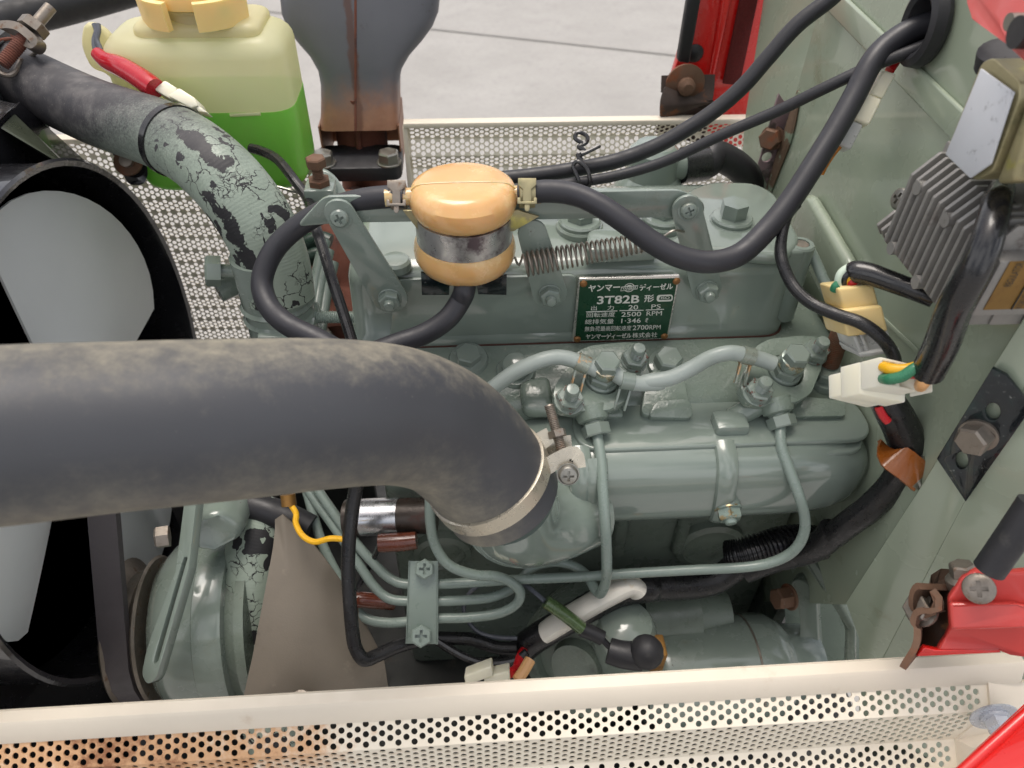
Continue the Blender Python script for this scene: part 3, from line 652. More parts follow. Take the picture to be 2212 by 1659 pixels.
# ---------------------------------------------------------------- valve cover
FY = .470                                  # front face plane of the cover
x0, x1 = PY((745, 700), FY).x, PY((1706, 700), FY).x
zb = PY((1100, 742), FY).z; ztp = PY((1000, 590), FY).z
vc = thing('valve_cover', 'grey green painted valve cover carrying the dark green maker plate', 'valve cover', ((x0+x1)/2, .54, zb))
def rr(x0_, x1_, y0_, y1_, z_, r): return rpoly([V((x0_, y0_, z_)), V((x1_, y0_, z_)), V((x1_, y1_, z_)), V((x0_, y1_, z_))], r, 6)
b = B()
YB = .615; DX = .012
secs = [(0, zb), (.0, zb+.008), (.0035, zb+.011), (.0045, ztp-.014), (.0065, ztp-.007), (.011, ztp-.002), (.02, ztp+.001), (.05, ztp+.004)]
rings = [[b.verts.new(p) for p in rr(x0+i, x1-i*.6, FY+i, YB-i, z_, .022)] for i, z_ in secs]
for A, C in zip(rings, rings[1:]):
    for k in range(len(A)): b.faces.new((A[k], A[(k+1) % len(A)], C[(k+1) % len(C)], C[k]))
b.faces.new(rings[0][::-1]); b.faces.new(rings[-1])
obj('cover_shell', b, ES, vc, ang=60)
b = B(); prism(b, rr(x0-.0012, x1+.0012, FY-.0012, YB+.001, zb-.0018, .022), V((0, 0, .0018))); obj('gasket', b, mat('red_brown_gasket', srgb(84, 52, 44), .7, 0, .3, 90), vc)
# raised pad on the front, and end boss with threaded hole
fy = FY+.0042
b = B(); prism(b, rpoly([PY(p, fy) for p in ((852, 600), (1244, 590), (1244, 726), (842, 730))], [.004, .006, .006, .002]), V((0, -.003, 0)), .0022, 3); obj('raised_pad', b, ES, vc)
def boss(p, r, h, y=None):
    o = PZ(p, ztp+.008); return o
bo = PZ(e1(1880, 1065), ztp+.006)
b = B(); lathe(b, bo, -EZ, [(.0095, .0), (.0108, .0015), (.0125, .062), (.013, .07)], 28)
prism(b, [V((bo.x-.07, bo.y-.0112, bo.z-.06)), V((bo.x, bo.y-.0112, bo.z-.06)), V((bo.x, bo.y+.009, bo.z-.06)), V((bo.x-.07, bo.y+.009, bo.z-.06))], V((0, 0, .0595)), .003, 3)
k = B(); lathe(k, bo+EZ*.01, -EZ, [(.0062, 0), (.0062, .03)], 20); obj('end_boss', cut(b, k), ES, vc)
b = B(); lathe(b, bo-EZ*.0005, -EZ, [(.0061, .0+i*.0012/2) if i % 2 else (.0054, i*.0012/2) for i in range(0, 26)], 20); obj('thread', b, M['steel'], vc, recalc=False)
# rear step of the cover that carries the right hand dome nut
b = B(); prism(b, rpoly([PZ(p, ztp-.004) for p in ((1478, 562), (1470, 438), (1530, 415), (1625, 418), (1668, 440), (1725, 545), (1690, 580))], .012, 5), V((0, 0, .012)), .005, 3); obj('rear_step', b, ES, vc)
# oblong pad under the spring
b = B(); prism(b, rpoly([PZ(e1(*p), ztp+.003) for p in ((-120, 1265), (-90, 1060), (530, 1040), (570, 1230))], .008, 4), V((0, 0, .013)), .003, 3); obj('oblong_pad', b, ES, vc)
for (px, r_, h_) in ((e1(1235, 860), .021, .0165), (e1(600, 850), .021, .008), ((1252, 484), .021, .008)):
    o = PZ(px, ztp+.008); b = B(); lathe(b, o-EZ*.006, EZ, [(.0192, 0), (.0192, .005), (.018, .0065)], 36); lathe(b, o, EZ, [(.0168, 0), (.017, .003), (.0155, .0045), (.010, .005)], 36)
    hexhead(b, o+EZ*.0045, EZ, .0112, h_*.75, V((.4, -1, 0)), 0, 0, False); obj('dome_nut', b, ES, vc)
b = B(); o = PZ(c2(690, 1575), ztp+.002); lathe(b, o, EZ, [(.012, -.002), (.012, .004), (.010, .006), (.007, .0065), (0, .0075)], 20); obj('boss', b, E_, vc)
# maker plate
npn = V((0, -1, .0)); npo = V((0, FY-.003, 0))
Q = lambda x, y, k=0: PN(d3(x, y), npo, npn)+npn*k
cs = [Q(183, 168), Q(2018, 112), Q(1795, 1262), Q(58, 1315)]
b = B(); prism(b, rpoly(cs, .0012, 3), V((0, .0022, 0)), .0004); np_ = obj('name_plate', b, M['plate_metal'], vc)
b = B(); ci = [Q(205, 205, .0003), Q(1975, 160, .0003), Q(1770, 1245, .0003), Q(108, 1296, .0003)]; prism(b, rpoly(ci, .001, 3), V((0, .0004, 0))); obj('green_field', b, M['plate_green'], np_)
for p in ((262, 258), (1948, 212), (1730, 1210), (150, 1265)):
    b = B(); lathe(b, Q(*p), npn, [(.0031, -.0005), (.003, .001), (.002, .002), (0, .0023)], 14); obj('rivet', b, M['rivet'], np_)
ink = mat('plate_lettering', srgb(222, 224, 214), .4, .1, .05, 200)
def text(s, p0, p1, cap, mt, par, Qf, bold=0, name='lettering', shear=0, flip=1):
    cu = bpy.data.curves.new('t', 'FONT'); cu.body = s; cu.size = 1; cu.offset = bold; cu.shear = shear; cu.resolution_u = 3
    o = bpy.data.objects.new('t', cu); COL.objects.link(o)
    me = bpy.data.meshes.new_from_object(o.evaluated_get(bpy.context.evaluated_depsgraph_get()))
    bpy.data.objects.remove(o); bpy.data.curves.remove(cu)
    xs = [v.co.x for v in me.vertices]; ys = [v.co.y for v in me.vertices]; xa, xb, ya, yb = min(xs), max(xs), min(ys), max(ys)
    A, C_, U = Qf(*p0), Qf(*p1), Qf(p0[0]+cap[0], p0[1]+cap[1])
    ex, ey = C_-A, U-A
    for v in me.vertices: v.co = A+ex*((v.co.x-xa)/(xb-xa))+ey*((v.co.y-ya)/max(1e-6, yb-ya))
    me.materials.clear(); return link(name, me, mt, par)
QT = lambda x, y: Q(x, y, .0007)
up = lambda h: (h*.07, -h)
for s, p0, p1, h, bo_ in (('ヤンマー', (345, 405), (920, 378), 128, .03), ('ディーゼル', (1275, 383), (1880, 358), 120, .03), ('3T82B', (505, 628), (1270, 605), 148, .022),
    ('形', (1358, 592), (1540, 584), 135, .02), ('ISO', (1665, 535), (1822, 530), 46, .01), ('出', (398, 740), (502, 736), 82, .006), ('力', (695, 732), (812, 728), 82, .006), ('20', (1075, 726), (1250, 722), 82, .006), ('PS', (1490, 710), (1660, 704), 78, .0),
    ('回転速度', (318, 865), (830, 855), 88, .004), ('2500', (948, 855), (1305, 842), 82, .006), ('RPM', (1404, 836), (1680, 826), 78, 0), ('総排気量', (287, 992), (806, 980), 92, .004), ('1·346', (945, 972), (1298, 962), 84, .006), ('ℓ', (1375, 960), (1430, 950), 76, 0),
    ('無負荷最高回転速度', (282, 1120), (1125, 1102), 90, .004), ('2700', (1152, 1098), (1440, 1085), 86, .008), ('RPM', (1456, 1085), (1658, 1080), 78, 0), ('ヤンマーディーゼル', (300, 1262), (1125, 1240), 96, .03), ('株式会社', (1145, 1236), (1595, 1224), 92, .006)):
    text(s, p0, p1, up(h), ink, np_, QT, bo_)
for a_, c_ in (((310, 768), (875, 750)), ((918, 746), (1350, 738)), ((1392, 735), (1722, 722))):
    b = B(); tube(b, [Q(*a_, .0005), Q(*c_, .0005)], .00035, 6); obj('rule_line', b, ink, np_)
b = B(); lc = Q(1093, 328, .0004); rx = (Q(1188, 326)-Q(1093, 328)).length
ring = circ(lc, npn, rx, 32); plate(b, ring, [circ(lc, npn, rx*.87, 32)], npn*.0002); prism(b, circ(lc, npn, rx*.62, 28), npn*.0002); obj('emblem', b, ink, np_)
b = B(); prism(b, [Q(x_, y_, .0006) for x_, y_ in ((932, 388), (948, 310), (1254, 283), (1238, 352))], npn*.0002); obj('emblem_banner', b, ink, np_)
b = B(); prism(b, [Q(x_, y_, .0009) for x_, y_ in ((944, 374), (958, 321), (1241, 296), (1227, 342))], npn*.0002); obj('banner_field', b, M['plate_green'], np_)
text('YANMAR', (962, 360), (1218, 338), (4, -42), ink, np_, lambda x, y: Q(x, y, .0013), .012)
b = B(); oo = rpoly([Q(x_, y_, .0004) for x_, y_ in ((1588, 582), (1596, 462), (1884, 452), (1880, 574))], .0026, 6); ii = rpoly([Q(x_, y_, .0004) for x_, y_ in ((1625, 552), (1652, 482), (1862, 478), (1858, 548))], .0014, 6)
plate(b, oo, [ii], npn*.0002); obj('standard_mark', b, ink, np_)

# ---------------------------------------------------------------- cylinder head
zh = 1.004
hd = thing('cylinder_head', 'grey green cast cylinder head ledge between the valve cover and the manifold', 'cylinder head', (.05, .42, zh))
hx0, hx1 = PZ((800, 800), zh).x, PZ((1842, 800), zh).x
b = B()
pf = [(.62, zh+.0015), (FY-.004, zh+.0015), (.444, zh-.005), (.420, zh-.014), (.412, zh-.021), (.411, zh-.085), (.62, zh-.085)]
prism(b, [V((hx0, y_, z_)) for y_, z_ in pf], V((hx1-hx0, 0, 0)), .004, 3)
obj('head_casting', b, EC, hd)
# humps, pads and bosses of the casting
hn = V((0, -.33, .945)).normalized()
def hpt(p, lift=0): return PN(p, V((0, .44, zh-.006)), hn)+hn*lift
def pad(name, pts, h, r, bev, mt=EC, par=hd):
    b_ = B(); prism(b_, rpoly([hpt(p, -.006) for p in pts], r, 5), hn*(h+.006), bev, 3); return obj(name, b_, mt, par)
pad('casting_pad', [(1395, 810), (1470, 800), (1490, 900), (1380, 905)], .006, .008, .005)
pad('casting_pad', [(1120, 830), (1185, 815), (1200, 900), (1130, 900)], .007, .008, .006)
pad('casting_pad', [c6(860, 950), c6(900, 830), c6(1165, 860), c6(1175, 900), c6(1170, 945)], .008, .003, .002)
pad('casting_pad', [c6(60, 950), c6(110, 855), c6(300, 845), c6(320, 955)], .0075, .006, .004)
pad('casting_pad', [(1235, 905), (1245, 850), (1330, 850), (1350, 905)], .004, .006, .004)
ha = V((0, -.25, .97)).normalized()
for p, r_, h_ in (((1440, 788), .0115, .012), ((1114, 800), .0115, .010), ((1012, 775), .0105, .009), ((1781, 810), .0125, .010)):
    o = hpt(p, .001); b = B(); lathe(b, o-ha*.008, ha, [(.017, 0), (.0165, .006), (.015, .009), (.009, .0095)], 28)
    if p[0] == 1440: k_ = B(); hexhead(b, o, ha, r_, h_, V((1, .3, 0)))
    elif p[0] == 1114: lathe(b, o, ha, [(r_, 0), (r_, h_*.8), (r_*.9, h_*.95), (r_*.6, h_), (0, h_*1.02)], 28)
    else: hexhead(b, o, ha, r_, h_, V((1, .2, 0)))
    obj('head_bolt', b, E_, hd)
# rusty long stud at the rear corner
o = hpt((1781, 800), .010); b = B(); ax_ = (PZ((1822, 690), zh+.06)-o); ax_ = V((.02, .1, 1)).normalized(); threads(b, o, ax_, .0076, .034, True, .0017, False); obj('stud', b, M['rusty'], hd)
b = B(); tube(b, [hpt((1582, 905), 0), hpt((1640, 880), .012)], .009, 14); obj('casting_lug', b, EC, hd)

# engine block below, grimy
bk = thing('engine_block', 'shadowed grimy green engine block below the intake manifold', 'engine block', (.05, .45, .75))
b = B(); box(b, V(((hx0+hx1)/2, .50, .735)), hx1-hx0, .17, .34, .012); obj('block_casting', b, EL, bk)
bn = V((0, -1, .0))
for p, r_ in ((c8(800, 400), .021), (c9(420, 350), .026)):
    o = PY(p, .412); b = B(); lathe(b, o, -EY, [(r_*1.35, -.004), (r_*1.3, .004), (r_*1.05, .006), (r_, .003), (r_*.8, .0015), (r_*.55, .003), (0, .0035)], 30); obj('core_plug', b, EL, bk)
for xx in (.05, .14, .2):
    b = B(); box(b, V((xx, .412, .84)), .012, .012, .12, .004, seg=3); obj('casting_rib', b, EL, bk)

# ---------------------------------------------------------------- intake manifold
mf = thing('intake_manifold', 'glossy grey green intake manifold below the injectors with rounded right end', 'manifold', (.1, .38, .94))
MY, MZ = .390, .942
ma = PY((1225, 1015), MY).x; mb = PY((1850, 1010), MY-.01).x
b = B()
S_ = lambda x_, s_, dz=0: (V((x_, MY, MZ+dz)), .042*s_, .041*s_)
loft(b, [S_(ma-.06, .75), S_(ma-.02, .92), S_(ma+.02, 1), S_(mb-.075, 1), S_(mb-.05, .985), S_(mb-.03, .94), S_(mb-.015, .84), S_(mb-.006, .7), S_(mb-.001, .5), S_(mb, .2)], 44, 3.0)
obj('manifold_body', b, ES, mf, ang=50)
for k_, (zz, w_) in enumerate(((MZ+.040, .0035), (MZ+.033, .003))):
    b = B(); yy = MY-.022-.007*k_
    prism(b, rr(ma+.002, mb-.004-.006*k_, yy, yy+.05, zz-.0025, .022), V((0, 0, .005)), .002, 3); obj('flange_rib', b, ES, mf)
# strap rib with bolt bosses
def ribover(pts_, w_, mt=ES):
    b_ = B(); tube(b_, pts_, [w_]*len(pts_), 12, 6, True, .55, EX); return b_
def over(xx, a0, a1, r=1.0, n=9):
    out_ = []
    for i in range(n):
        a_ = a0+(a1-a0)*i/(n-1); c_, s_ = math.cos(a_), math.sin(a_)
        out_.append(V((xx, MY-.042*r*math.copysign(abs(c_)**(2/3), c_), MZ+.041*r*math.copysign(abs(s_)**(2/3), s_))))
    return out_
xr1 = PY((1583, 1010), MY-.042).x; xr2 = PY((1262, 1010), MY-.042).x
for xx in (xr1, xr2):
    obj('strap_rib', ribover([p+V((.006*max(0, (MZ+.02-p.z)/.06), 0, 0)) for p in over(xx, R(75), R(-35), 1.01)], .0085), ES, mf)
b = B(); box(b, PZ(c6(535, 975), MZ+.043), .026, .020, .016, .003, seg=2); obj('rib_lug', b, E_, mf)
for p in ((1577, 1118), (1237, 1180)):
    pass
for p, ln in (((1572, 1098), .03), ((1238, 1165), .036)):
    o = PY(p, .346); nx_ = V((.05, -.86, .15)).normalized(); a_ = V((.02, -.75, -.25)).normalized()
    b = B(); lathe(b, o-a_*ln, a_, [(.0135, 0), (.0115, ln*.5), (.0105, ln-.002), (.0098, ln)], 24); obj('bolt_boss', b, ES, mf)
    b = B(); lathe(b, o, a_, [(.0108, 0), (.0108, .0014), (.008, .0016)], 24); nutstud(b, o+a_*.0012, a_, .0096, .0085, .0052, .0032, V((1, .2, .3)), 0, 0, False)
    obj('nut', b, mat('chipped_nut', srgb(136, 152, 142), .22, .2, .1, 60, .1, 300, [(srgb(190, 170, 130), 130, .55, .6, .3, .9)], coat=.3) if p[0] > 1500 else E_, mf)
# intake port under the hose
b = B(); pa = P((1085, 1072), .512); pb = P((1112, 1118), .542); pc = P((1175, 1120), .575)
tube(b, [pa, pb, pc, P((1260, 1090), .60)], [.0365, .0355, .0355, .036], 32, 6); obj('intake_port', b, ES, mf, ang=50)
b = B(); tube(b, over(PY((1290, 1010), MY-.042).x, R(60), R(-50), 1.0), [.011]*9, 14, 4, True, .45, EX); obj('port_flange', b, ES, mf)

# ---------------------------------------------------------------- injectors
ia = V((.05, -.30, .95)).normalized()
def injector(label):
    Cn = hpt((1303, 815), .023)
    t = thing('fuel_injector', label, 'injector', Cn, 'fuel injectors clamped to the cylinder head')
    io, inn = Cn, ia
    I = lambda x, y, k=0: PN(d8(x, y), io, inn)+inn*k
    ol = rpoly([I(*p) for p in ((520, 240), (680, 165), (1040, 130), (1230, 140), (1290, 250), (1220, 490), (1060, 770), (880, 870), (480, 880), (330, 850), (270, 720), (290, 610), (400, 430))], .004, 4)
    b = B(); hole = circ(I(808, 520), inn, .0146, 28); plate(b, ol, [hole], -inn*.011, .0012); obj('clamp_plate', b, EC, t)
    for p in ((1150, 335), (445, 775)):
        b = B(); nutstud(b, I(*p), inn, .0104, .0075, .0056, .0105, V((1, .35, 0)), .0116 if p[0] < 1000 else .0108, .0012)
        obj('stud_nut', b, M['engine_chipped'], t)
    o = I(800, 520)
    b = B(); lathe(b, o-inn*.03, inn, [(.0134, 0), (.0134, .03), (.0130, .031), (.0118, .0318)], 28); hexhead(b, o+inn*.0015, inn, .0122, .0075, V((1, .1, 0))); obj('injector_body', b, E_, t)
    # banjo fitting with union bolt
    o2 = o+inn*.009; b = B(); lathe(b, o2, inn, [(.008, 0), (.0098, .0008), (.0106, .005), (.0098, .0092), (.008, .010)], 28)
    obj('banjo_ring', b, mat('chipped_banjo', srgb(142, 156, 146), .22, .3, .12, 50, .1, 250, [(srgb(196, 184, 156), 90, .52, .58, .25, .9)], coat=.3), t)
    b = B(); hexhead(b, o2+inn*.0098, inn, .0097, .0078, V((1, .55, 0))); obj('union_bolt', b, E_, t)
    # pressure union pointing down and out
    ax_ = (P(d8(775, 1240), .562)-I(740, 900, -.012)); L = ax_.length; ax_.normalize(); s_ = I(740, 900, -.012)-ax_*.01
    b = B(); lathe(b, s_, ax_, [(.0130, 0), (.0128, L*.42), (.0118, L*.56), (.0092, L*.62), (.0086, L*.64), (.0086, L*.8)], 24); obj('union_neck', b, EC, t)
    b = B(); lathe(b, s_+ax_*L*.70, ax_, [(.0102, 0), (.0110, .0008), (.0110, .0085), (.0102, .0095), (.006, .0095)], 6, V((.6, -.3, .7))); obj('union_nut', b, E_, t)
    return t, s_+ax_*(L*.70+.0088), ax_, o2, I
in1, u1, uax, bj1, I1 = injector('fuel injector nearest the elbow hose, directly below the maker plate')
def copy_tree(o, parent=None, move=None):
    c = o.copy(); COL.objects.link(c)
    if parent is not None: c.parent = parent; c.matrix_parent_inverse = o.matrix_parent_inverse.copy()
    for ch in list(o.children): copy_tree(ch, c)
    return c
in2 = copy_tree(in1); dx = hpt((1681, 800), .023)-in1.location; in2.location = in1.location+dx
in2['label'] = 'fuel injector at the right end of the head, beside the rusty long stud'
# leak-off hoses with clips
def leak(label, pts, r=.0060):
    t = thing('leak_off_hose', label, 'fuel hose', pts[0], 'painted leak-off hoses joining the injectors')
    b = B(); tube(b, pts, r, 16, 8); obj('hose', b, M['leak_hose'], t)
    return t
def hclip(par, p, q, r, mt, down):
    a_ = (q-p).normalized(); b = B(); tube(b, [p-a_*.005, p+a_*.005], r*1.16, 18, 1, True)
    for s_ in (-1, 1): box(b, p+a_*(.004*s_)+down*.013, .0018, .0035, .020, .0004, (a_, a_.cross(down).normalized(), down))
    obj('clip', b, mt, par)
clipm = mat('worn_clip', srgb(150, 158, 146), .3, .3, .15, 60, .1, 200, [(srgb(196, 160, 120), 90, .5, .56, .35, .7)])
DJ = (bj1+ia*.005-CAM).dot(FW); DK = (bj1+dx+ia*.005-CAM).dot(FW)
lp = lambda pts, ds: [P(p, d_) for p, d_ in zip(pts, ds)]
A = lp([(1050, 850), c5(1150, 770), c5(1250, 700), c5(1380, 640), c5(1480, 615), c5(1560, 620), c5(1650, 650), c5(1740, 690)], [DJ+.008, DJ+.004, DJ, DJ-.003, DJ-.003, DJ-.003, DJ-.002, DJ-.001])
h1 = leak('painted fuel leak-off hose curving from under the elbow hose to the first injector', A)
hclip(h1, A[-2], A[-1], .0060, clipm, V((-.25, -.45, -.8)).normalized())
A2 = lp([c5(1830, 700), c5(1915, 755), c5(2000, 770), c5(2111, 765), c6(60, 728), c6(200, 705), c6(320, 650), c6(430, 590), c6(540, 562), c6(640, 578), c6(720, 600), c6(790, 625)], [DJ, DJ-.002, DJ-.001, DJ, DJ-.001, DJ-.003, DJ-.003, DK-.006, DK-.006, DK-.005, DK-.003, DK-.002])
h2 = leak('painted fuel leak-off hose arching between the two injectors', A2)
hclip(h2, A2[1], A2[2], .0060, E_, V((-.25, -.45, -.8)).normalized()); hclip(h2, A2[-3], A2[-2], .0060, clipm, V((-.2, -.45, -.8)).normalized())

# ---------------------------------------------------------------- injection pipes
PR = .0042
def ipipe(label, pts):
    b = B(); tube(b, pts, PR, 14, 8); o = obj('injection_pipe', b, M['pipe'])
    return tag(o, label, 'fuel pipe', 'steel injection pipes running to the pump')
u2 = u1+dx
pz = lambda c_, l, ds: [P(c_(*p), d_) for p, d_ in zip(l, ds)]
left1 = pz(c8, [(775, 590), (590, 590), (500, 560), (420, 490), (280, 330), (100, 80), (60, 0)], [.620, .620, .622, .624, .628, .635, .64])
left2 = pz(c8, [(775, 690), (590, 690), (480, 670), (400, 600), (330, 500), (200, 300), (30, 60), (0, 0)], [.620, .620, .622, .624, .626, .632, .642, .645])
left3 = pz(c8, [(775, 790), (590, 810), (480, 815), (370, 795), (290, 730), (200, 560), (100, 350), (20, 80), (0, 0)], [.620, .620, .622, .624, .626, .628, .634, .645, .648])
ipipe('long straight injection pipe from the right injector to the top slot of the clamp', [u2-uax*.006]+pz(lambda x, y: (x, y), [(1687, 959), (1706, 1016), (1727, 1074), (1738, 1116), (1737, 1150), (1722, 1181), (1695, 1203), (1655, 1218), (1600, 1226), (1500, 1231), (1371, 1238)], [.566, .563, .564, .571, .578, .586, .594, .600, .604, .608, .614])+pz(c8, [(1600, 548), (1200, 566), (950, 582)], [.618, .619, .620])+left1)
ipipe('injection pipe dropping straight down from the middle injector, then looping back to the clamp', [u1-uax*.006]+pz(lambda x, y: (x, y), [(1297, 985), (1302, 1058), (1308, 1140)], [.556, .551, .556])+pz(c8, [(1755, 460), (1750, 570), (1718, 645), (1680, 610), (1640, 540), (1560, 485), (1450, 462), (1330, 490), (1260, 560), (1190, 625), (1080, 668), (950, 682)], [.576, .594, .608, .616, .626, .632, .634, .632, .630, .628, .624, .621])+left2)
ipipe('injection pipe from under the elbow hose, bent back into the lowest clamp slot', pz(c8, [(726, -120), (728, 50), (730, 230), (760, 370), (840, 480), (980, 535), (1110, 545), (1200, 580), (1252, 640), (1225, 710), (1120, 762), (950, 785)], [.57, .575, .585, .594, .600, .604, .606, .609, .612, .616, .619, .620])+left3)
pcx = P(c8(690, 700), .611)
pc_ = thing('pipe_clamp', 'painted steel clamp plate holding the three injection pipes with two cross head bolts', 'pipe clamp', pcx)
fwd = (CAM-pcx).normalized()
b = B(); cq = [P(c8(*p), .613) for p in ((604, 455), (775, 455), (775, 940), (586, 936))]
prism(b, cq, -fwd*.0018, .0006); 
for i, j in ((0, 3), (1, 2)): prism(b, [cq[i], cq[j], cq[j]-fwd*.012, cq[i]-fwd*.012], (cq[1]-cq[0]).normalized()*(.0015 if i == 0 else -.0015)); 
obj('clamp_channel', b, M['pipe'], pc_)
b = B(); prism(b, [p-fwd*.0128 for p in cq], -fwd*.002); obj('back_plate', b, M['pipe'], pc_)
for p in ((695, 505), (675, 893)):
    obj('bolt', phillips(P(c8(*p), .6125)+fwd*.0005, (fwd+V((.03, 0, .05))).normalized(), .0084 if p[1] < 600 else .0092, .005, RT, True), M['pipe'], pc_)

# ---------------------------------------------------------------- throttle linkage on the cover
tb = thing('linkage_bracket', 'grey green flat steel bar and three arms bolted across the valve cover', 'bracket', PY((1190, 640), FY))
by = FY-.006
def bar(pts, w0, name, y_, th=.003, mt=E_):
    """flat rounded bar in the plane y."""
    a_, c_ = PY(pts[0], y_), PY(pts[1], y_); d_ = (c_-a_).normalized(); s_ = V((-d_.z, 0, d_.x))
    w1 = w0 if not isinstance(w0, tuple) else w0[1]; w0_ = w0 if not isinstance(w0, tuple) else w0[0]
    poly_ = [a_+s_*w0_*math.cos(t_)-d_*w0_*math.sin(t_) for t_ in [math.pi*i/10 for i in range(11)]]
    poly_ += [c_-s_*w1*math.cos(t_)+d_*w1*math.sin(t_) for t_ in [math.pi*i/10 for i in range(11)]]
    b_ = B(); prism(b_, poly_, V((0, th, 0)), .0006, 2); return obj(name, b_, mt, tb)
bar([(733, 462), (842, 645)], (.0105, .0135), 'arm', by-.004)
bar([(1150, 505), (1188, 635)], (.0105, .0135), 'arm', by-.004)
bar([(1484, 452), (1527, 625)], (.0106, .0118), 'arm', by-.004)
b = B(); prism(b, rpoly([PY(p, by+.0015) for p in ((640, 490), (700, 425), (1472, 411), (1525, 440), (1515, 480), (1440, 470), (735, 482))], .006, 4), V((0, .003, 0)), .0006)
obj('cross_bar', b, E_, tb)
for p in ((842, 645), (1188, 635), (1527, 627)):
    o = PY(p, by-.004); b = B(); nutstud(b, o, -EY, .0084, .006, .0042, .004, V((.3, 0, 1)), .0092, .0013, False); obj('bolt', b, E_, tb)
for p, r_ in ((e1(840, 765), .0062), (d6(388, 535), .0066)):
    obj('screw', phillips(PY(p, by-.0045), V((0, -.97, .25)).normalized(), r_, .0036, V((.9, 0, .4)), False, r_*1.25), E_, tb)
# stop block with adjusting bolt at the left end
o = P((691, 400), .60); b = B(); box(b, o+EZ*-.014, .024, .022, .03, .002); prism(b, rpoly([P(p, .612) for p in ((662, 400), (672, 372), (700, 366), (725, 385), (760, 440), (740, 470), (690, 455))], .006, 4), V((0, .004, 0)), .0006); obj('stop_block', b, E_, tb)
b = B(); hexhead(b, o+EZ*.001, EZ, .0092, .0055, V((1, .2, 0))); threads(b, o+EZ*.006, EZ, .0045, .012, True, .0015, False); hexhead(b, o+EZ*.0165, EZ, .0082, .0075, V((1, .35, 0))); obj('adjusting_bolt', b, M['rusty'], tb)
# return spring
sp0, sp1 = PY(e1(-680, 1215), by-.012), PY(e1(430, 1045), by-.012)
sp0 = PY(c5(1345, 75), by-.014); sp1 = PY(c5(1830, -40), by-.014)
sp0 = PY((1133, 571), by-.014); sp1 = PY((1400, 522), by-.010)
t = thing('return_spring', 'rusty wire coil spring slanting across the valve cover beside the amber filter', 'spring', sp0)
b = B(); d_ = sp1-sp0; a_, c_, n_ = axes(d_); K = 25; pp = []
for i in range(K*12+1): 
    q_ = i/12*6.28318; rad = .0088*(1-.25*(i/(K*12)))
    pp.append(sp0+d_*(i/(K*12))+a_*rad*math.cos(q_)+c_*rad*math.sin(q_))
tube(b, pp, .00085, 6, 1, True, 1, None, False); obj('coil', b, M['steel'], t)
b = B(); tube(b, [pp[0], sp0-n_*.004, PY((1112, 556), by-.016)], .0009, 6, 4); obj('hook', b, M['zinc'], t); b = B(); tube(b, [pp[-1], sp1+n_*.006, PY(e1(700, 950), by-.009), PY(e1(800, 960), by-.005)], .0009, 6, 4); obj('hook', b, M['zinc'], t)

# breather housing behind the cover
bh = thing('breather_housing', 'rounded grey green breather housing rising behind the valve cover', 'housing', P((1415, 400), .73))
o = PY((1410, 352), .66); b = B(); lathe(b, o, -EZ, [(.001, -.020), (.018, -.019), (.0235, -.014), (.0245, .0), (.0255, .012), (.033, .02), (.036, .03), (.038, .10)], 36); obj('housing_body', b, ES, bh)
b = B(); tube(b, [o+V((-.005, 0, -.002)), o+V((.036, .003, -.004))], [.0145, .0145], 20); obj('spout', b, ES, bh)
b = B(); prism(b, [PY(p, .69) for p in ((1320, 430), (1350, 385), (1380, 400), (1380, 440))], V((0, .02, 0)), .003); obj('web', b, ES, bh)
t = thing('breather_hose', 'short glossy black rubber breather hose curving down behind the valve cover', 'hose', o)
b = B(); q = [o+V((.03, .002, -.004)), o+V((.055, .006, -.004)), PY((1545, 335), .675), PY((1600, 365), .68), PY((1628, 410), .69), PY((1640, 480), .69), PY((1642, 560), .69)]
tube(b, q, [.0155, .0155, .0148, .0145, .0145, .0145, .0145], 20, 8); obj('hose', b, M['rubber'], t)
b = B(); tube(b, [q[0], q[1]], .0172, 20, 2); obj('clamp_sleeve', b, M['vinyl'], t)

# ---------------------------------------------------------------- thermostat housing and radiator hose
th_ = thing('thermostat_housing', 'grey green cast thermostat housing at the foot of the peeling radiator hose', 'housing', P((590, 720), .615))
o = P((600, 650), .612); up_ = V((-.02, .05, 1)).normalized(); b = B()
lathe(b, o-up_*.055, up_, [(.038, -.03), (.038, -.012), (.042, -.008), (.041, .004), (.036, .014), (.0295, .022), (.0285, .04), (.0305, .043), (.0285, .046), (.0285, .052), (.0305, .055), (.0285, .058), (.028, .10)], 36); obj('housing_body', b, E_, th_)
b = B(); box(b, P(c4(1720, 455), .615), .045, .04, .02, .004); lathe(b, P(c4(1420, 150), .63), V((-.8, -.5, -.1)).normalized(), [(.012, 0), (.012, .02)], 14); obj('flange', b, E_, th_)
b = B(); o = P(c4(1375, 105), .60); a_ = V((-.93, -.2, .2)).normalized(); lathe(b, o, a_, [(.006, -.01), (.006, .012)], 12); hexhead(b, o+a_*.008, a_, .0125, .012, EZ); obj('plug_bolt', b, E_, th_)
hp = [(P(p, d_), r_) for p, d_, r_ in (((-60, 118), .675, .027), ((0, 145), .66, .027), ((50, 170), .65, .0272), ((200, 240), .622, .0272), ((372, 302), .588, .0275), ((470, 372), .568, .0278), ((545, 465), .572, .0285), ((588, 560), .588, .0282), ((604, 640), .605, .0282))]
t = thing('radiator_hose', 'ribbed radiator hose with cracked grey green paint peeling off the black rubber', 'hose', hp[4][0])
b = B(); tube(b, [a for a, _ in hp], [r_ for _, r_ in hp], 40, 12, True, 1, EZ); obj('hose', b, M['radhose'], t)
t = thing('cable_tie', 'black plastic tie strapped around the middle of the peeling radiator hose', 'cable tie', hp[4][0])
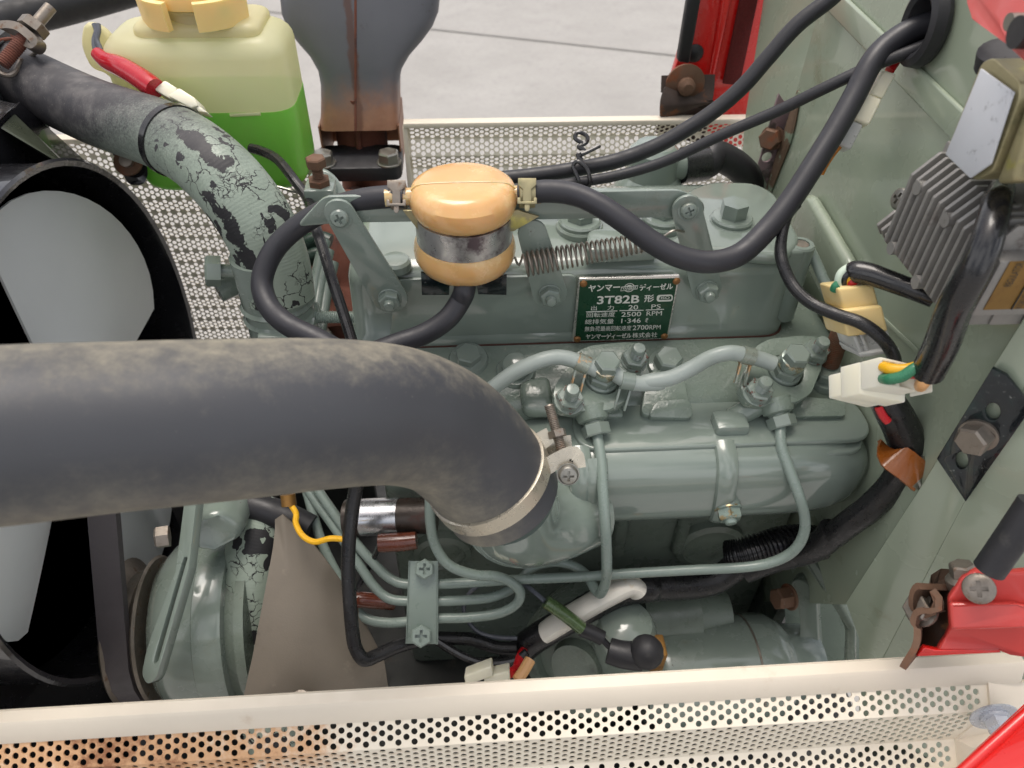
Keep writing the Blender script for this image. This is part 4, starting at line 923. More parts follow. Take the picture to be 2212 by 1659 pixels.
ax_ = (P((440, 345), .573)-P((330, 285), .597)).normalized(); ct = P((376, 304), .5875)
def ringstrap(b_, c_, ax, r_, w_, th, n=40):
    a_, e_, t_ = axes(ax); prof = [(r_, -w_/2), (r_+th, -w_/2+th*.3), (r_+th, w_/2-th*.3), (r_, w_/2)]; lathe(b_, c_, ax, prof, n)
b = B(); ringstrap(b, ct, ax_, .0277, .0065, .0012); obj('strap', b, M['vinyl'], t)
# wire hose clamp on the left end
t = thing('wire_hose_clamp', 'rusty double wire hose clamp with screw at the left end of the radiator hose', 'hose clamp', hp[2][0])
ax0 = (hp[3][0]-hp[1][0]).normalized()
for c_, nm in ((P((30, 158), .6535), 0), (P((8, 148), .659), 1)):
    a_, e_, t_ = axes(ax0); b = B(); tube(b, [c_+a_*.0285*math.cos(q_/20*6.2832)+e_*.0285*math.sin(q_/20*6.2832) for q_ in range(21)], .0016, 8, 3); obj('wire_ring', b, M['rustred'], t)
L7 = lambda l, ds: [P(d7(*p), d_) for p, d_ in zip(l, ds)]
b = B(); s0, s1 = L7([(20, 600), (330, 235)], [.605, .615]); threads(b, s0, (s1-s0), .0058, (s1-s0).length*.74, True, .002, False); obj('screw_thread', b, M['rustred'], t)
b = B(); a_ = (s1-s0).normalized(); lathe(b, s0+a_*.046, a_, [(.005, 0), (.005, .018)], 12); hexhead(b, s1-a_*.006, a_, .0115, .0085, RT); obj('screw_head', b, M['steel'], t)
b = B(); ribbon(b, L7([(60, 262), (130, 260), (210, 280), (290, 340), (350, 400), (330, 440), (270, 420)], [.612, .61, .609, .609, .61, .612, .615]), -FW, .0065, .012, 5); obj('thrust_plate', b, M['steel'], t)
b = B(); tube(b, L7([(330, 350), (375, 365), (385, 420), (360, 470), (250, 550), (190, 620)], [.614, .613, .615, .62, .628, .632]), .0017, 8, 5); tube(b, L7([(-40, 630), (20, 690), (100, 700), (160, 640), (200, 560)], [.607, .608, .61, .615, .62]), .0022, 8, 5); obj('wire_hook', b, M['steel'], t)
W = lambda c_, l, ds: [P(c_(*p), d_) for p, d_ in zip(l, ds if isinstance(ds, (list, tuple)) else [ds]*len(l))]
F_ = lambda x, y: (x, y)
# ---------------------------------------------------------------- big intake hose
t = thing('intake_hose', 'large dusty black rubber intake elbow hose crossing the whole left half', 'hose', P((500, 906), .37))
bp = [((-420, 966), .318), ((-160, 955), .322), ((0, 941), .328), ((250, 922), .348), ((500, 906), .369), ((720, 893), .398), ((860, 898), .428), ((955, 930), .455), ((1020, 985), .476), ((1066, 1044), .496), ((1084, 1072), .505)]
b = B(); bpath = tube(b, [P(p, d_) for p, d_ in bp], [.0402]*8+[.0405, .0405, .0405], 64, 10, True, 1, FW); obj('hose', b, M['bighose'], t, ang=70)
t = thing('hose_clamp', 'zinc band clamp with long screw around the end of the intake elbow', 'hose clamp', P((1085, 1060), .498))
ca = (bpath[-10][0]-bpath[-18][0]).normalized(); cc = bpath[-14][0]
b = B(); ringstrap(b, cc, ca, .0411, .0125, .0011, 64); obj('band', b, M['clampmetal'], t)
R8 = lambda l, ds: W(d8, l, ds)
b = B(); ribbon(b, R8([(60, 1640), (120, 1560), (200, 1490), (330, 1410), (500, 1350), (540, 1500)], [.487, .482, .480, .479, .478, .479]), -FW, .0105, .0012, 4)
obj('lower_ear', b, M['clampmetal'], t)
b = B(); ribbon(b, R8([(110, 1110), (160, 1200), (215, 1270)], [.492, .492, .492]), -FW, .012, .0012, 4)
prism(b, R8([(190, 1180), (465, 1140), (485, 1340), (205, 1385)], [.494, .494, .496, .496]), FW*.0012, .0004); obj('upper_ear', b, M['clampmetal'], t)
b = B(); s0, s1 = P(d8(430, 1530), .486), P(d8(225, 815), .495); a_ = (s1-s0).normalized(); threads(b, s0, a_, .0034, (s1-s0).length, True, .0012, False); obj('clamp_screw', b, M['steel'], t)
b = B(); hexhead(b, P(d8(325, 1165), .4905), a_, .0062, .005); obj('nut', b, M['steel'], t)
nrm = (-a_*.35+(CAM-s0).normalized()).normalized()
obj('screw_head', phillips(P(d8(435, 1570), .4735), nrm, .0066, .004, RT, False, .0074), M['zinc'], t)

# ---------------------------------------------------------------- amber fuel strainer
fo = P((1000, 405), .512)
t = thing('fuel_strainer', 'round amber plastic fuel strainer with a silver band hung before the valve cover', 'fuel filter', fo)
b = B(); R0 = .0372
lathe(b, fo, EZ, [(0, .0060), (.018, .0058), (.0285, .0050), (.0322, .0038), (.0354, .0012), (.0371, -.0026), (.0378, -.0065), (.0378, -.0095), (.0370, -.0135), (.0355, -.0165), (.0335, -.0182), (.0325, -.019)], 48)
for v in b.verts:    # lid is slightly pinched front and back
    if v.co.z > fo.z-.002: v.co.y = fo.y+(v.co.y-fo.y)*.93
obj('lid', b, M['amber'], t)
b = B(); tube(b, [fo+V((x_, -.004, z_)) for x_, z_ in ((-.0372, -.0030), (-.0354, .0010), (-.0322, .0037), (-.0285, .0049), (-.018, .0057), (0, .0059), (.018, .0057), (.0285, .0049), (.0322, .0037), (.0354, .0010), (.0372, -.0030))], .0006, 8, 4); obj('mould_seam', b, M['amber'], t)
b = B(); lathe(b, fo, EZ, [(.0340, -.0188), (.0348, -.0188), (.0348, -.039), (.0340, -.039)], 48); obj('metal_band', b, mat('stained_zinc_band', srgb(190, 190, 188), .32, .8, .2, 45, .2, 400, [(srgb(92, 80, 84), 40, .45, .62, .4, .6), (srgb(206, 204, 194), 90, .6, .72, .55, .4)]), t)
b = B(); lathe(b, fo, EZ, [(.0325, -.0388), (.0352, -.0392), (.0358, -.0402), (.0368, -.043), (.0376, -.048), (.0370, -.053), (.034, -.059), (.029, -.0635), (.02, -.066), (.012, -.067), (0, -.067)], 48); obj('bowl', b, M['amber'], t)
for s_ in (-1, 1): b = B(); tube(b, [fo+V((s_*.034, -.002, -.005)), fo+V((s_*.054, -.003, -.005))], .0062, 16); obj('nozzle', b, M['amber'], t)
b = B()
for pts_ in ([c5(690, 110), c5(862, 150), c5(858, 245), c5(695, 245)], [c5(1020, 190), c5(1200, 125), c5(1198, 245), c5(1030, 240)]): prism(b, [PY(p, FY-.012) for p in pts_], V((0, .002, 0)), .0004)
obj('bracket', b, M['blackzinc'], t)
b = B(); prism(b, [PY(p, FY-.014) for p in ((870, 455), (890, 455), (1120, 455), (1165, 468), (1110, 500), (905, 500))], V((0, .002, 0)), .0004); obj('rear_bracket', b, M['gold'], t)
# fuel hoses
def hose(label, pts, r, mt, cat='hose', group=None, n=18, name='fuel_hose', sub=8, **kw):
    b_ = B(); tube(b_, pts, r, n, sub, **kw); return tag(obj(name, b_, mt), label, cat, group)
ln = fo+V((-.04, -.0025, -.005)); rn = fo+V((.04, -.0025, -.005))
hose('black fuel hose looping left from the amber strainer and under the elbow', [ln]+W(F_, [(840, 425), (780, 432), (710, 452), (645, 488), (592, 540), (566, 605), (580, 660), (620, 700), (690, 735), (760, 775)], [.513, .517, .524, .530, .534, .535, .530, .522, .516, .512]), .0079, M['hose'], 'hose', 'black rubber fuel hoses')
hose('black fuel hose leaving the bottom of the amber strainer', [fo+V((0, -.004, -.060)), P((1004, 622), .535), P((994, 650), .54)]+W(F_, [(965, 690), (915, 722), (850, 745), (760, 780)], [.54, .54, .538, .53]), .0079, M['hose'], 'hose', 'black rubber fuel hoses')
hose('thick black hose sagging from the amber strainer and rising to the firewall grommet', [rn]+W(F_, [(1180, 413), (1240, 420), (1295, 444), (1350, 480), (1410, 524), (1470, 555), (1535, 566), (1600, 548), (1660, 492), (1708, 432), (1754, 362), (1803, 283), (1845, 208), (1880, 140), (1916, 98), (1975, 62), (2040, 45), (2110, 40)], [.51, .508, .505, .503, .503, .503, .504, .506, .508, .508, .507, .506, .505, .503, .502, .498, .492, .485]), .0078, M['hose'], 'hose', 'black rubber fuel hoses', 22)
def springclip(label, o, ax, mt):
    t_ = thing('hose_clip', label, 'hose clip', o, 'flat spring clips on the strainer hoses')
    b_ = B(); ringstrap(b_, o, ax, .0084, .011, .0008, 24); obj('ring', b_, mt, t_)
    up = (UPV*.9-FW*.45).normalized(); sd_ = up.cross(ax).normalized(); f_ = -FW
    b_ = B(); c_ = o+f_*.0093
    prism(b_, [c_+UPV*y_*.0001+RT*x_*.0001 for x_, y_ in ((-62, 85), (62, 85), (62, 40), (28, 10), (28, -80), (-28, -80), (-28, 10), (-62, 40))], f_*.001, .0003); obj('tongue', b_, mt, t_)
    b_ = B(); prism(b_, [c_+f_*.0011+UPV*y_*.0001+RT*x_*.0001 for x_, y_ in ((-66, -50), (-66, -92), (66, -92), (66, -50), (45, -50), (45, -76), (-45, -76), (-45, -50))], f_*.001, .0003)
    prism(b_, [c_+UPV*y_*.0001+RT*x_*.0001 for x_, y_ in ((-17, -80), (17, -80), (17, -125), (9, -140), (-9, -140), (-17, -125))], f_*.0012, .0003); obj('buckle', b_, mt, t_)
springclip('grey flat spring clip on the left nozzle of the amber strainer', P((861, 424), .514), EX, M['steel'])
springclip('yellowish flat spring clip on the right nozzle of the amber strainer', P((1138, 420), .512), EX, M['gold'])

# ---------------------------------------------------------------- throttle and stop cables
hose('thick black sheathed cable running from the top edge down behind the amber strainer', W(F_, [(1835, -45), (1794, -3), (1721, 55), (1661, 122), (1605, 186), (1545, 238), (1480, 281), (1414, 317), (1330, 348), (1240, 366), (1150, 379), (1080, 386)], [.54, .545, .555, .565, .575, .585, .593, .60, .605, .61, .612, .612]), .0062, M['rubber'], 'cable', 'black sheathed cables', 16, 'control_cable')
hose('thinner black cable crossing to the firewall grommet above the sagging hose', W(F_, [(2110, 55), (2045, 78), (1985, 104), (1883, 143), (1782, 190), (1681, 239), (1560, 291), (1438, 348), (1330, 380), (1230, 396), (1150, 405), (1090, 408)], [.485, .49, .495, .505, .52, .54, .56, .58, .592, .60, .604, .606]), .0042, M['rubber'], 'cable', 'black sheathed cables', 14, 'control_cable')
t = thing('wire_twist', 'black plastic covered tie wire twisted into a loop above the two cables', 'wire tie', P((1253, 340), .60))
tw = [c2(1830, 1120), c2(1800, 1110), c2(1765, 1040), c2(1745, 985), c2(1775, 960), c2(1830, 1010), c2(1845, 1090), c2(1820, 1115)]
b = B(); tube(b, W(F_, tw, [.60, .594, .592, .593, .591, .591, .593, .598]), .0017, 8, 6)
obj('wrap', b, M['vinyl'], t)
b = B(); tt = [(1262, 356), (1250, 340), (1264, 328), (1250, 318), (1258, 310), (1243, 300), (1246, 287), (1257, 287), (1269, 296), (1266, 308), (1254, 316), (1262, 326), (1248, 334), (1258, 346)]
tube(b, W(F_, tt, .592), .0017, 8, 6); obj('loop', b, M['vinyl'], t)
b = B(); tube(b, W(F_, [(1256, 333), (1275, 325), (1296, 314)], .59), .0017, 8, 4); obj('loose_end', b, M['vinyl'], t)

# ---------------------------------------------------------------- expansion tank
TY = .66
tk = thing('coolant_tank', 'translucent yellowed plastic coolant tank half full of bright green coolant', 'coolant tank', PY((450, 420), TY))
bl = PY((352, 430), TY); br_ = PY((624, 420), TY); tl = PY((252, 94), TY); tr_ = PY((640, 80), TY)
tx0, tx1 = PY((198, 110), TY).x, PY((624, 200), TY).x; tz0 = (bl.z+br_.z)/2; tz1 = (tl.z+tr_.z)/2
TD = .085
def rbox(b_, x0_, x1_, y0_, y1_, z0_, z1_, r, rz_=None):
    rz_ = rz_ or r; rings_ = []
    for i in range(7):
        a_ = math.pi/2*i/6; ins = r*(1-math.sin(a_)); z_ = z0_+rz_*(1-math.cos(a_))
        rings_.append((ins, z_))
    for i in range(7):
        a_ = math.pi/2*i/6; ins = r*(1-math.cos(a_)); z_ = z1_-rz_*(1-math.sin(a_)); rings_.append((ins, z_))
    RR = [[b_.verts.new(p) for p in rr(x0_+i_, x1_-i_, y0_+i_, y1_-i_, z_, max(.004, r*1.1-i_*.4))] for i_, z_ in rings_]
    for A_, C_ in zip(RR, RR[1:]):
        for k_ in range(len(A_)): b_.faces.new((A_[k_], A_[(k_+1) % len(A_)], C_[(k_+1) % len(C_)], C_[k_]))
    b_.faces.new(RR[0][::-1]); b_.faces.new(RR[-1])
b = B(); rbox(b, tx0, tx1, TY, TY+TD, tz0, tz1, .022, .018); obj('tank_body', b, M['tank'], tk, ang=60)
lz = PY((560, 243), TY).z
b = B(); RRs = []
b2 = B(); rbox(b2, tx0-.0004, tx1+.0004, TY-.0004, TY+TD+.0004, tz0-.0004, tz1+.0004, .0221, .0181)
bmesh.ops.bisect_plane(b2, geom=b2.verts[:]+b2.edges[:]+b2.faces[:], plane_co=V((0, 0, lz)), plane_no=EZ, clear_outer=True)
bmesh.ops.holes_fill(b2, edges=b2.edges, sides=0); b.free(); obj('coolant', b2, M['coolant'], tk, ang=60)
b = B(); rbox(b, tx0+.03, tx1-.018, TY+.012, TY+TD-.01, tz1-.008, tz1+.009, .012, .007); obj('upper_step', b, M['tank'], tk, ang=60)
b = B(); prism(b, rpoly([PY(p, TY+.035) for p in ((222, 62), (180, 48), (172, 100), (196, 150), (228, 160), (300, 240), (330, 200))], [.008, .02, .02, .01, .004, .01, .01], 6), V((0, .01, 0)), .003, 3); obj('side_tab', b, M['tank'], tk)
b = B(); tube(b, [PY((497, 249), TY-.001), PY((563, 246), TY-.001)], .0016, 8); obj('level_mark', b, M['tank'], tk)
no = V(((tx0+tx1)/2+.004, TY+.045, tz1+.006))
b = B(); lathe(b, no, EZ, [(.029, -.004), (.029, .008), (.031, .009), (.031, .011), (.0, .011)], 36); obj('filler_neck', b, M['tank'], tk)
b = B(); co = no+EZ*.013
lathe(b, co, EZ, [(.036, .0), (.037, .003), (.037, .010), (.034, .013), (.031, .013), (.030, .008), (.022, .006), (.012, .008), (0, .009)], 40); obj('cap_disc', b, M['capplastic'], tk)
for a0, a1, a2 in ((205, 252, 228), (282, 345, 312), (60, 120, 90)):
    b = B()
    pts_ = [co+V((.044*math.cos(R(a0+(a1-a0)*i/6)), .044*math.sin(R(a0+(a1-a0)*i/6)), -.002)) for i in range(7)]
    ribbon(b, pts_, lambda p: (p-co), .022, .006, 3)
    box(b, co+V((.0385*math.cos(R(a2)), .0385*math.sin(R(a2)), 0)), .012, .012, .008, .002); obj('cap_grip', b, M['capplastic'], tk)
# level sensor lead
t = thing('taped_lead', 'twin grey wire bound in red tape leading to a white plug behind the radiator hose', 'wire', P((260, 145), .62))
for k_, l in enumerate(([(372, 330), (388, 270), (375, 340), (365, 400), (395, 470), (420, 540)], [(392, 215), (398, 260), (380, 330), (400, 400), (428, 470), (440, 530)])):
    b = B(); tube(b, W(lambda x, y: (x*.5486*.4219, y*.5486*.4219), [(880+k_*35, 225), (900+k_*20, 290), (880+k_*25, 370), (885+k_*45, 440), (915+k_*40, 500)], .634), .0022, 8, 6); obj('wire', b, M['greyw'], t)
b = B(); tube(b, W(d7, [(905, 500), (1000, 570), (1130, 625), (1260, 700), (1380, 780), (1450, 830)], [.632, .628, .62, .615, .61, .607]), [.0055, .0075, .0085, .0088, .009, .0085], 14, 5); obj('red_tape_wrap', b, M['red_tape'], t)
b = B(); prism(b, W(d7, [(1425, 830), (1535, 745), (1650, 820), (1600, 930)], .607), FW*.018, .0015, 2); prism(b, W(d7, [(1560, 890), (1665, 815), (1815, 910), (1850, 985), (1780, 1010)], .602), FW*.02, .0015, 2); prism(b, W(d7, [(1790, 960), (1840, 975), (1940, 1050), (1850, 1040)], .604), FW*.012, .001, 2)
obj('white_plug', b, M['white'], t)

# ---------------------------------------------------------------- muffler and exhaust
mu = thing('muffler', 'heat stained dark steel exhaust muffler with a welded centre seam, rusty at its lower neck', 'muffler', P((775, 290), .80))
b = B(); mc = lambda py, hw, d_: (P((775, py), d_)+V((0, .04, 0)), hw*d_/FPX, .040)
rows = [(283, 86, .800, 9), (255, 84, .795, 9), (220, 84, .79, 8), (190, 85, .785, 7), (160, 92, .778, 6), (130, 110, .771, 5.5), (100, 138, .765, 5), (70, 160, .759, 5), (40, 172, .753, 5), (0, 176, .746, 5), (-60, 176, .735, 5), (-140, 170, .72, 5)]
loft(b, [(mc(py, hw, d_)[0], mc(py, hw, d_)[1], .040, q_) for py, hw, d_, q_ in rows], 48, ax=(EX, EY))
bmesh.ops.delete(b, geom=[f for f in b.faces if len(f.verts) > 10 and f.calc_center_median().z < 1.08], context='FACES_ONLY')
obj('shell', b, M['muffler'], mu, ang=60)
b = B(); sp_ = [P((768, py), d_)+V((0, .0375-.037, 0)) for py, hw, d_, q_ in rows]
tube(b, sp_, .0016, 8, 4); obj('seam_weld', b, M['rustred'], mu)
nq = P((775, 283), .80); hw_ = 85*.80/FPX; zt2 = nq.z+.004; ln_ = .052
for s_ in (-1, 1): b = B(); box(b, V((nq.x+s_*hw_, nq.y+.042, zt2-ln_/2)), .0016, .078, ln_); obj('side_wall', b, M['muffler'], mu)
b = B(); box(b, V((nq.x, nq.y+.080, zt2-ln_/2)), hw_*2, .0016, ln_); obj('back_wall', b, M['muffler'], mu)
ex = thing('exhaust_pipe', 'red brown rusted exhaust pipe with black flange below the muffler', 'exhaust pipe', P((760, 400), .78))
ec = P((772, 330), .81)+V((0, .050, 0))
b = B(); tube(b, [ec+V((0, .0, .05)), ec+V((0, 0, -.035)), ec+V((-.004, -.01, -.09)), P((715, 520), .72)+V((0, .035, -.01)), P((722, 640), .70)+V((0, .03, -.03)), P((735, 760), .69)], [.029, .029, .031, .031, .03, .03], 28, 6); tube(b, [ec+V((0, -.030, .05)), ec+V((0, -.0305, -.03))], .0035, 8); obj('pipe', b, M['rustred'], ex)
b = B(); fz = P((765, 352), .775)+V((0, .012, -.012)); prism(b, rpoly([fz+V((x_, y_, 0)) for x_, y_ in ((-.047, -.0), (.047, -.0), (.047, .058), (-.047, .058))], .014, 5), V((0, 0, -.016)), .002, 2); obj('flange', b, M['rubber'], ex)
for xx in (-.036, .034): b = B(); hexhead(b, fz+V((xx, .012, 0)), EZ, .0115, .011, None, .0135, .002); obj('bolt', b, M['zinc'], ex)
# frame tube at the top left
hose('matt black frame tube crossing the top left corner', W(F_, [(-90, 75), (40, 38), (160, 8), (330, -40)], [.88, .9, .92, .95]), .0215, M['blackmatt'], 'tube', None, 20, 'frame_tube', 4)

# ---------------------------------------------------------------- radiator, shroud, fan
XS = -.305
sc_ = V((XS, .4655, .9405)); SR = .208
rd = thing('radiator', 'black finned radiator core seen through the fan shroud at the left edge', 'radiator', V((XS-.09, .4, .7)))
b = B(); box(b, V((XS-.10, .46, .92)), .03, .50, .52); obj('core', b, M['core'], rd)
for i in range(26):
    b = B(); zz = .70+i*.019; prism(b, [V((XS-.0845, .23, zz)), V((XS-.0845, .69, zz)), V((XS-.0815, .69, zz+.0012)), V((XS-.0815, .23, zz+.0012))], V((0, 0, .0012))); obj('fin_row', b, M['core'], rd)
b = B(); box(b, V((XS-.14, .46, 1.16)), .06, .46, .05, .01, seg=3); obj('top_tank', b, M['blacksteel'], rd)
b = B(); tube(b, [P((-140, 100), .69), P((-30, 135), .672), P((22, 152), .66)], .0255, 24, 3); obj('brass_neck', b, M['brass'], rd)
sh = thing('fan_shroud', 'glossy black steel fan shroud with a round opening at the left', 'fan shroud', sc_)
b = B(); o2 = [V((XS-.05, y_, z_)) for y_, z_ in ((.235, .60), (.70, .60), (.70, .93), (.69, 1.06), (.62, 1.152), (.235, 1.152))]
plate(b, o2, [circ(V((XS-.05, sc_.y, sc_.z)), EX, SR, 72)], V((-.002, 0, 0))); obj('front_plate', b, M['blacksteel'], sh)
b = B(); lathe(b, sc_, EX, [(SR, -.065), (SR, .0), (SR+.004, .002), (SR+.006, .0), (SR+.0022, -.003), (SR+.0022, -.065)], 80, EZ); obj('ring', b, M['blacksteel'], sh)
b = B(); q_ = [PX((120, 245), XS+.02), PX((-20, 330), XS+.02)]
prism(b, [V((XS-.05, .24, 1.153)), V((XS-.05, .61, 1.153)), V((XS-.11, .61, 1.168)), V((XS-.11, .24, 1.168))], V((.003, 0, .002)), .001); obj('top_slope', b, M['blacksteel'], sh)
b = B(); prism(b, [V((XS-.012, .575, 1.118)), V((XS-.048, .575, 1.150)), V((XS-.048, .60, 1.150)), V((XS-.048, .66, 1.06))], V((0, .003, 0)), .001); obj('gusset', b, mat('oily_green_steel', srgb(70, 76, 62), .35, .1, .2, 30, .1, 200), sh)
t = thing('tank_bracket', 'black steel bracket with a dull bolt under the radiator hose', 'bracket', P((270, 345), .66))
b = B(); prism(b, rpoly([P(c1(*p), .67) for p in ((560, 760), (840, 930), (885, 1010), (860, 1100), (760, 1100), (700, 960))], .006, 4), V((-.004, .008, 0)), .001); obj('plate', b, M['blacksteel'], t)
b = B(); prism(b, circ(P(c1(755, 955), .662), -FW, .013, 18), FW*.004, .001); obj('washer', b, M['rusty'], t)
b = B(); lathe(b, P(c1(758, 958), .661), -FW, [(.006, 0), (.006, .004), (0, .005)], 14); obj('bolt', b, M['steel'], t)
# fan
fn = thing('radiator_fan', 'grey green radiator fan with broad blades inside the black shroud', 'fan', sc_)
b = B(); lathe(b, sc_-EX*.03, EX, [(.045, 0), (.05, .005), (.05, .02), (.03, .03), (0, .032)], 32); obj('hub', b, M['fan'], fn)
for k_ in range(3):
    b = B(); a0 = R(40+120*k_); s_ = B(); grid = []
    for i in range(9):
        r_ = .04+(SR-.018-.04)*i/8; row = []
        for j in range(17):
            r_ = (.04+(SR-.018-.04)*i/8)*(1-.09*abs(j/8-1)**5*i/8)
            aa = a0+R(92)*(j/16-.5)*(1-.04*i/8); tw_ = -.016*(j/16-.5)*(1+.25*i/8)
            row.append(s_.verts.new(sc_+V((-.028+tw_+.012*(1-(2*j/16-1)**2), r_*math.cos(aa), r_*math.sin(aa)))))
        grid.append(row)
    for i in range(8):
        for j in range(16): s_.faces.new((grid[i][j], grid[i+1][j], grid[i+1][j+1], grid[i][j+1]))
    gx = bmesh.ops.extrude_face_region(s_, geom=list(s_.faces)); bmesh.ops.translate(s_, vec=V((-.002, 0, 0)), verts=[v for v in gx['geom'] if isinstance(v, bmesh.types.BMVert)])
    merge(b, s_); obj('blade', b, M['fan'], fn)

# ---------------------------------------------------------------- alternator, belt, lower hose, shield
ao = P((398, 1352), .66); AX = V((1, .06, 0)).normalized()
al = thing('alternator', 'grey green alternator with a slotted adjusting arm at the lower left', 'alternator', ao)
# left drum (pulley side) and the ring casting
xd = lambda px, py, d_: (P((px, py), d_)-ao).dot(AX)
L0, L1, L2, L3 = xd(295, 1352, .585), xd(408, 1352, .585), xd(470, 1352, .585), xd(520, 1352, .60)
b = B(); lathe(b, ao, AX, [(.02, L0-.004), (.045, L0-.004), (.062, L0+.001), (.073, L0+.012), (.078, L0+.026), (.079, L1)], 56); obj('front_drum', b, E_, al)
b = B(); lathe(b, ao, AX, [(.079, L1), (.0805, L1+.001), (.0805, L2-.004), (.078, L2)], 56); obj('ring_casting', b, E_, al)
b = B(); lathe(b, ao, AX, [(.066, L2-.006), (.067, L3-.006), (.073, L3-.005), (.074, L3+.003), (.05, L3+.006)], 56); obj('rear_casting', b, EL, al)
b = B(); prism(b, W(c7, [(1095, 215), (1265, 190), (1415, 225), (1420, 330), (1250, 420), (1100, 400)], [.585, .583, .60, .605, .59, .588]), V((0, .04, -.01)), .008, 3); obj('mounting_lug', b, E_, al)
sa = W(c7, [(1130, 120), (1080, 300), (1000, 560), (925, 860), (880, 1080)], [.575, .560, .553, .550, .553])
arm_o = rpoly(W(c7, [(1075, 90), (1170, 90), (1095, 500), (940, 1130), (880, 1175), (815, 1120), (815, 960), (960, 520)], [.572, .572, .556, .550, .550, .550, .549, .551]), [.001, .001, .001, .008, .01, .01, .01, .001], 4)
arm_h = rpoly(W(c7, [(1048, 430), (1082, 430), (935, 1040), (895, 1060), (905, 960)], [.557, .557, .5505, .5505, .550]), .003, 3)
# flatten onto one plane
pc0, pn0 = arm_o[0], (arm_o[len(arm_o)//3]-arm_o[0]).cross(arm_o[2*len(arm_o)//3]-arm_o[0]).normalized()
fl = lambda l: [p-pn0*(p-pc0).dot(pn0) for p in l]
if pn0.dot(CAM-pc0) < 0: pn0 = -pn0
b = B(); plate(b, fl(arm_o), [fl(arm_h)], -pn0*.008, .0006); obj('adjusting_arm', b, E_, al)
b = B(); o = P(c7(985, 310), .565); a_ = V((-.9, -.2, .1)).normalized(); hexhead(b, o, a_, .0085, .010, EZ); obj('adjusting_bolt', b, M['steel'], al)
bt_ = thing('fan_belt', 'worn grey brown fan belt running down beside the alternator drum', 'belt', P((270, 1300), .6))
b = B(); bx = L0-.022
cp = ao+AX*bx; crank = cp+V((0, .10, -.30)); wp = cp+V((0, .09, .13))
bl_ = []
for c_, r_, a0, a1 in ((cp, .058, 150, 300), (crank, .06, 300, 420), (wp, .05, 20, 150)):
    for i in range(9): a_ = R(a0+(a1-a0)*i/8); bl_.append(c_+V((0, r_*math.cos(a_), r_*math.sin(a_))))
ribbon(b, bl_, lambda p: AX.cross(V((1e-6, 1, 0))) if False else (p-cp if (p-cp).length < .0585 else (p-crank if (p-crank).length < .061 else (p-wp if (p-wp).length < .051 else p-(cp+crank+wp)/3))), .022, .008, 1, False, True)
obj('belt_loop', b, M['belt'], bt_)
b = B(); lathe(b, cp, AX, [(.02, -.016), (.062, -.014), (.064, -.012), (.052, -.004), (.052, .004), (.064, .012), (.062, .014), (.02, .016)], 44); 
tag(obj('alternator_pulley', b, M['steel']), 'steel pulley under the fan belt at the alternator', 'pulley')
b = B(); lathe(b, ao, AX, [(.02, L0-.03), (.02, L0+.002)], 20); obj('shaft', b, M['steel'], al)
t = thing('lower_radiator_hose', 'lower radiator hose with grey green paint flaking in large patches', 'hose', P((555, 1250), .63))
b = B(); tube(b, W(F_, [(600, 1085), (572, 1130), (552, 1200), (545, 1290), (552, 1380), (570, 1480), (600, 1600)], [.655, .648, .64, .636, .64, .65, .66]), [.0262]*7, 32, 8, True, 1, EX); obj('hose', b, M['lowhose'], t)
t = thing('heat_shield', 'bare grey brown sheet metal heat shield shaped like a leaning triangle', 'heat shield', P((680, 1350), .60))
q = W(c7, [(1598, 215), (1640, 185), (1672, 210)], [.605, .602, .603])+W(F_, [(655, 1150), (700, 1205), (760, 1290), (800, 1370), (830, 1430), (839, 1490), (839, 1540)], [.606, .612, .62, .625, .628, .63, .63])+W(F_, [(525, 1560), (527, 1500), (545, 1420), (570, 1290), (590, 1180)], [.59, .588, .587, .590, .598])
b = B(); vv = [b.verts.new(p) for p in q]; cv = b.verts.new(P((660, 1400), .592)); c3_ = b.verts.new(P((625, 1250), .596))
n_ = len(vv)
for i in range(n_): b.faces.new((vv[i], vv[(i+1) % n_], cv if 4 <= i <= n_-4 else c3_))
b.faces.new((vv[4], cv, c3_)); b.faces.new((vv[n_-3], c3_, cv))
bmesh.ops.recalc_face_normals(b, faces=b.faces)
bmesh.ops.subdivide_edges(b, edges=b.edges, cuts=2, use_grid_fill=True, smooth=.6)
gx = bmesh.ops.extrude_face_region(b, geom=list(b.faces)); bmesh.ops.translate(b, vec=FW*.002, verts=[v for v in gx['geom'] if isinstance(v, bmesh.types.BMVert)])
obj('sheet', b, M['shield'], t, ang=50)
b = B(); o = P(c7(1758, 1225), .575); threads(b, o-EZ*.03, V((0, -.2, 1)).normalized(), .0078, .036, True, .0022, False)
tag(obj('threaded_stud', b, M['steel']), 'dull threaded stud end showing just above the guard in front of the heat shield', 'stud')
hose('black rubber hose disappearing behind the top of the heat shield', W(c7, [(1300, 90), (1420, 125), (1560, 165), (1680, 210), (1800, 270)], .632), .0125, M['rubber'], 'hose', None, 18, 'bypass_hose')
# silver banded dark pipe (dowel) behind the pump pipes
t = thing('water_pipe', 'short dark oily pipe with a bright bare aluminium band beneath the elbow hose', 'pipe', P((840, 1120), .61))
a0_, a1_ = P(c8(240, 205), .635), P(c8(760, 190), .628)
b = B(); tube(b, [a0_, a1_], .0155, 28); obj('pipe_body', b, mat('oily_brown_pipe', srgb(62, 54, 48), .35, .3, .3, 60, .3, 300, [(RUSTD, 60, .55, .7, .7, .0), (srgb(120, 116, 104), 90, .64, .72, .3, .7)]), t)
b = B(); dd = (a1_-a0_); tube(b, [a0_+dd*.18, a0_+dd*.60], .0159, 28); obj('bare_band', b, M['bare'], t)

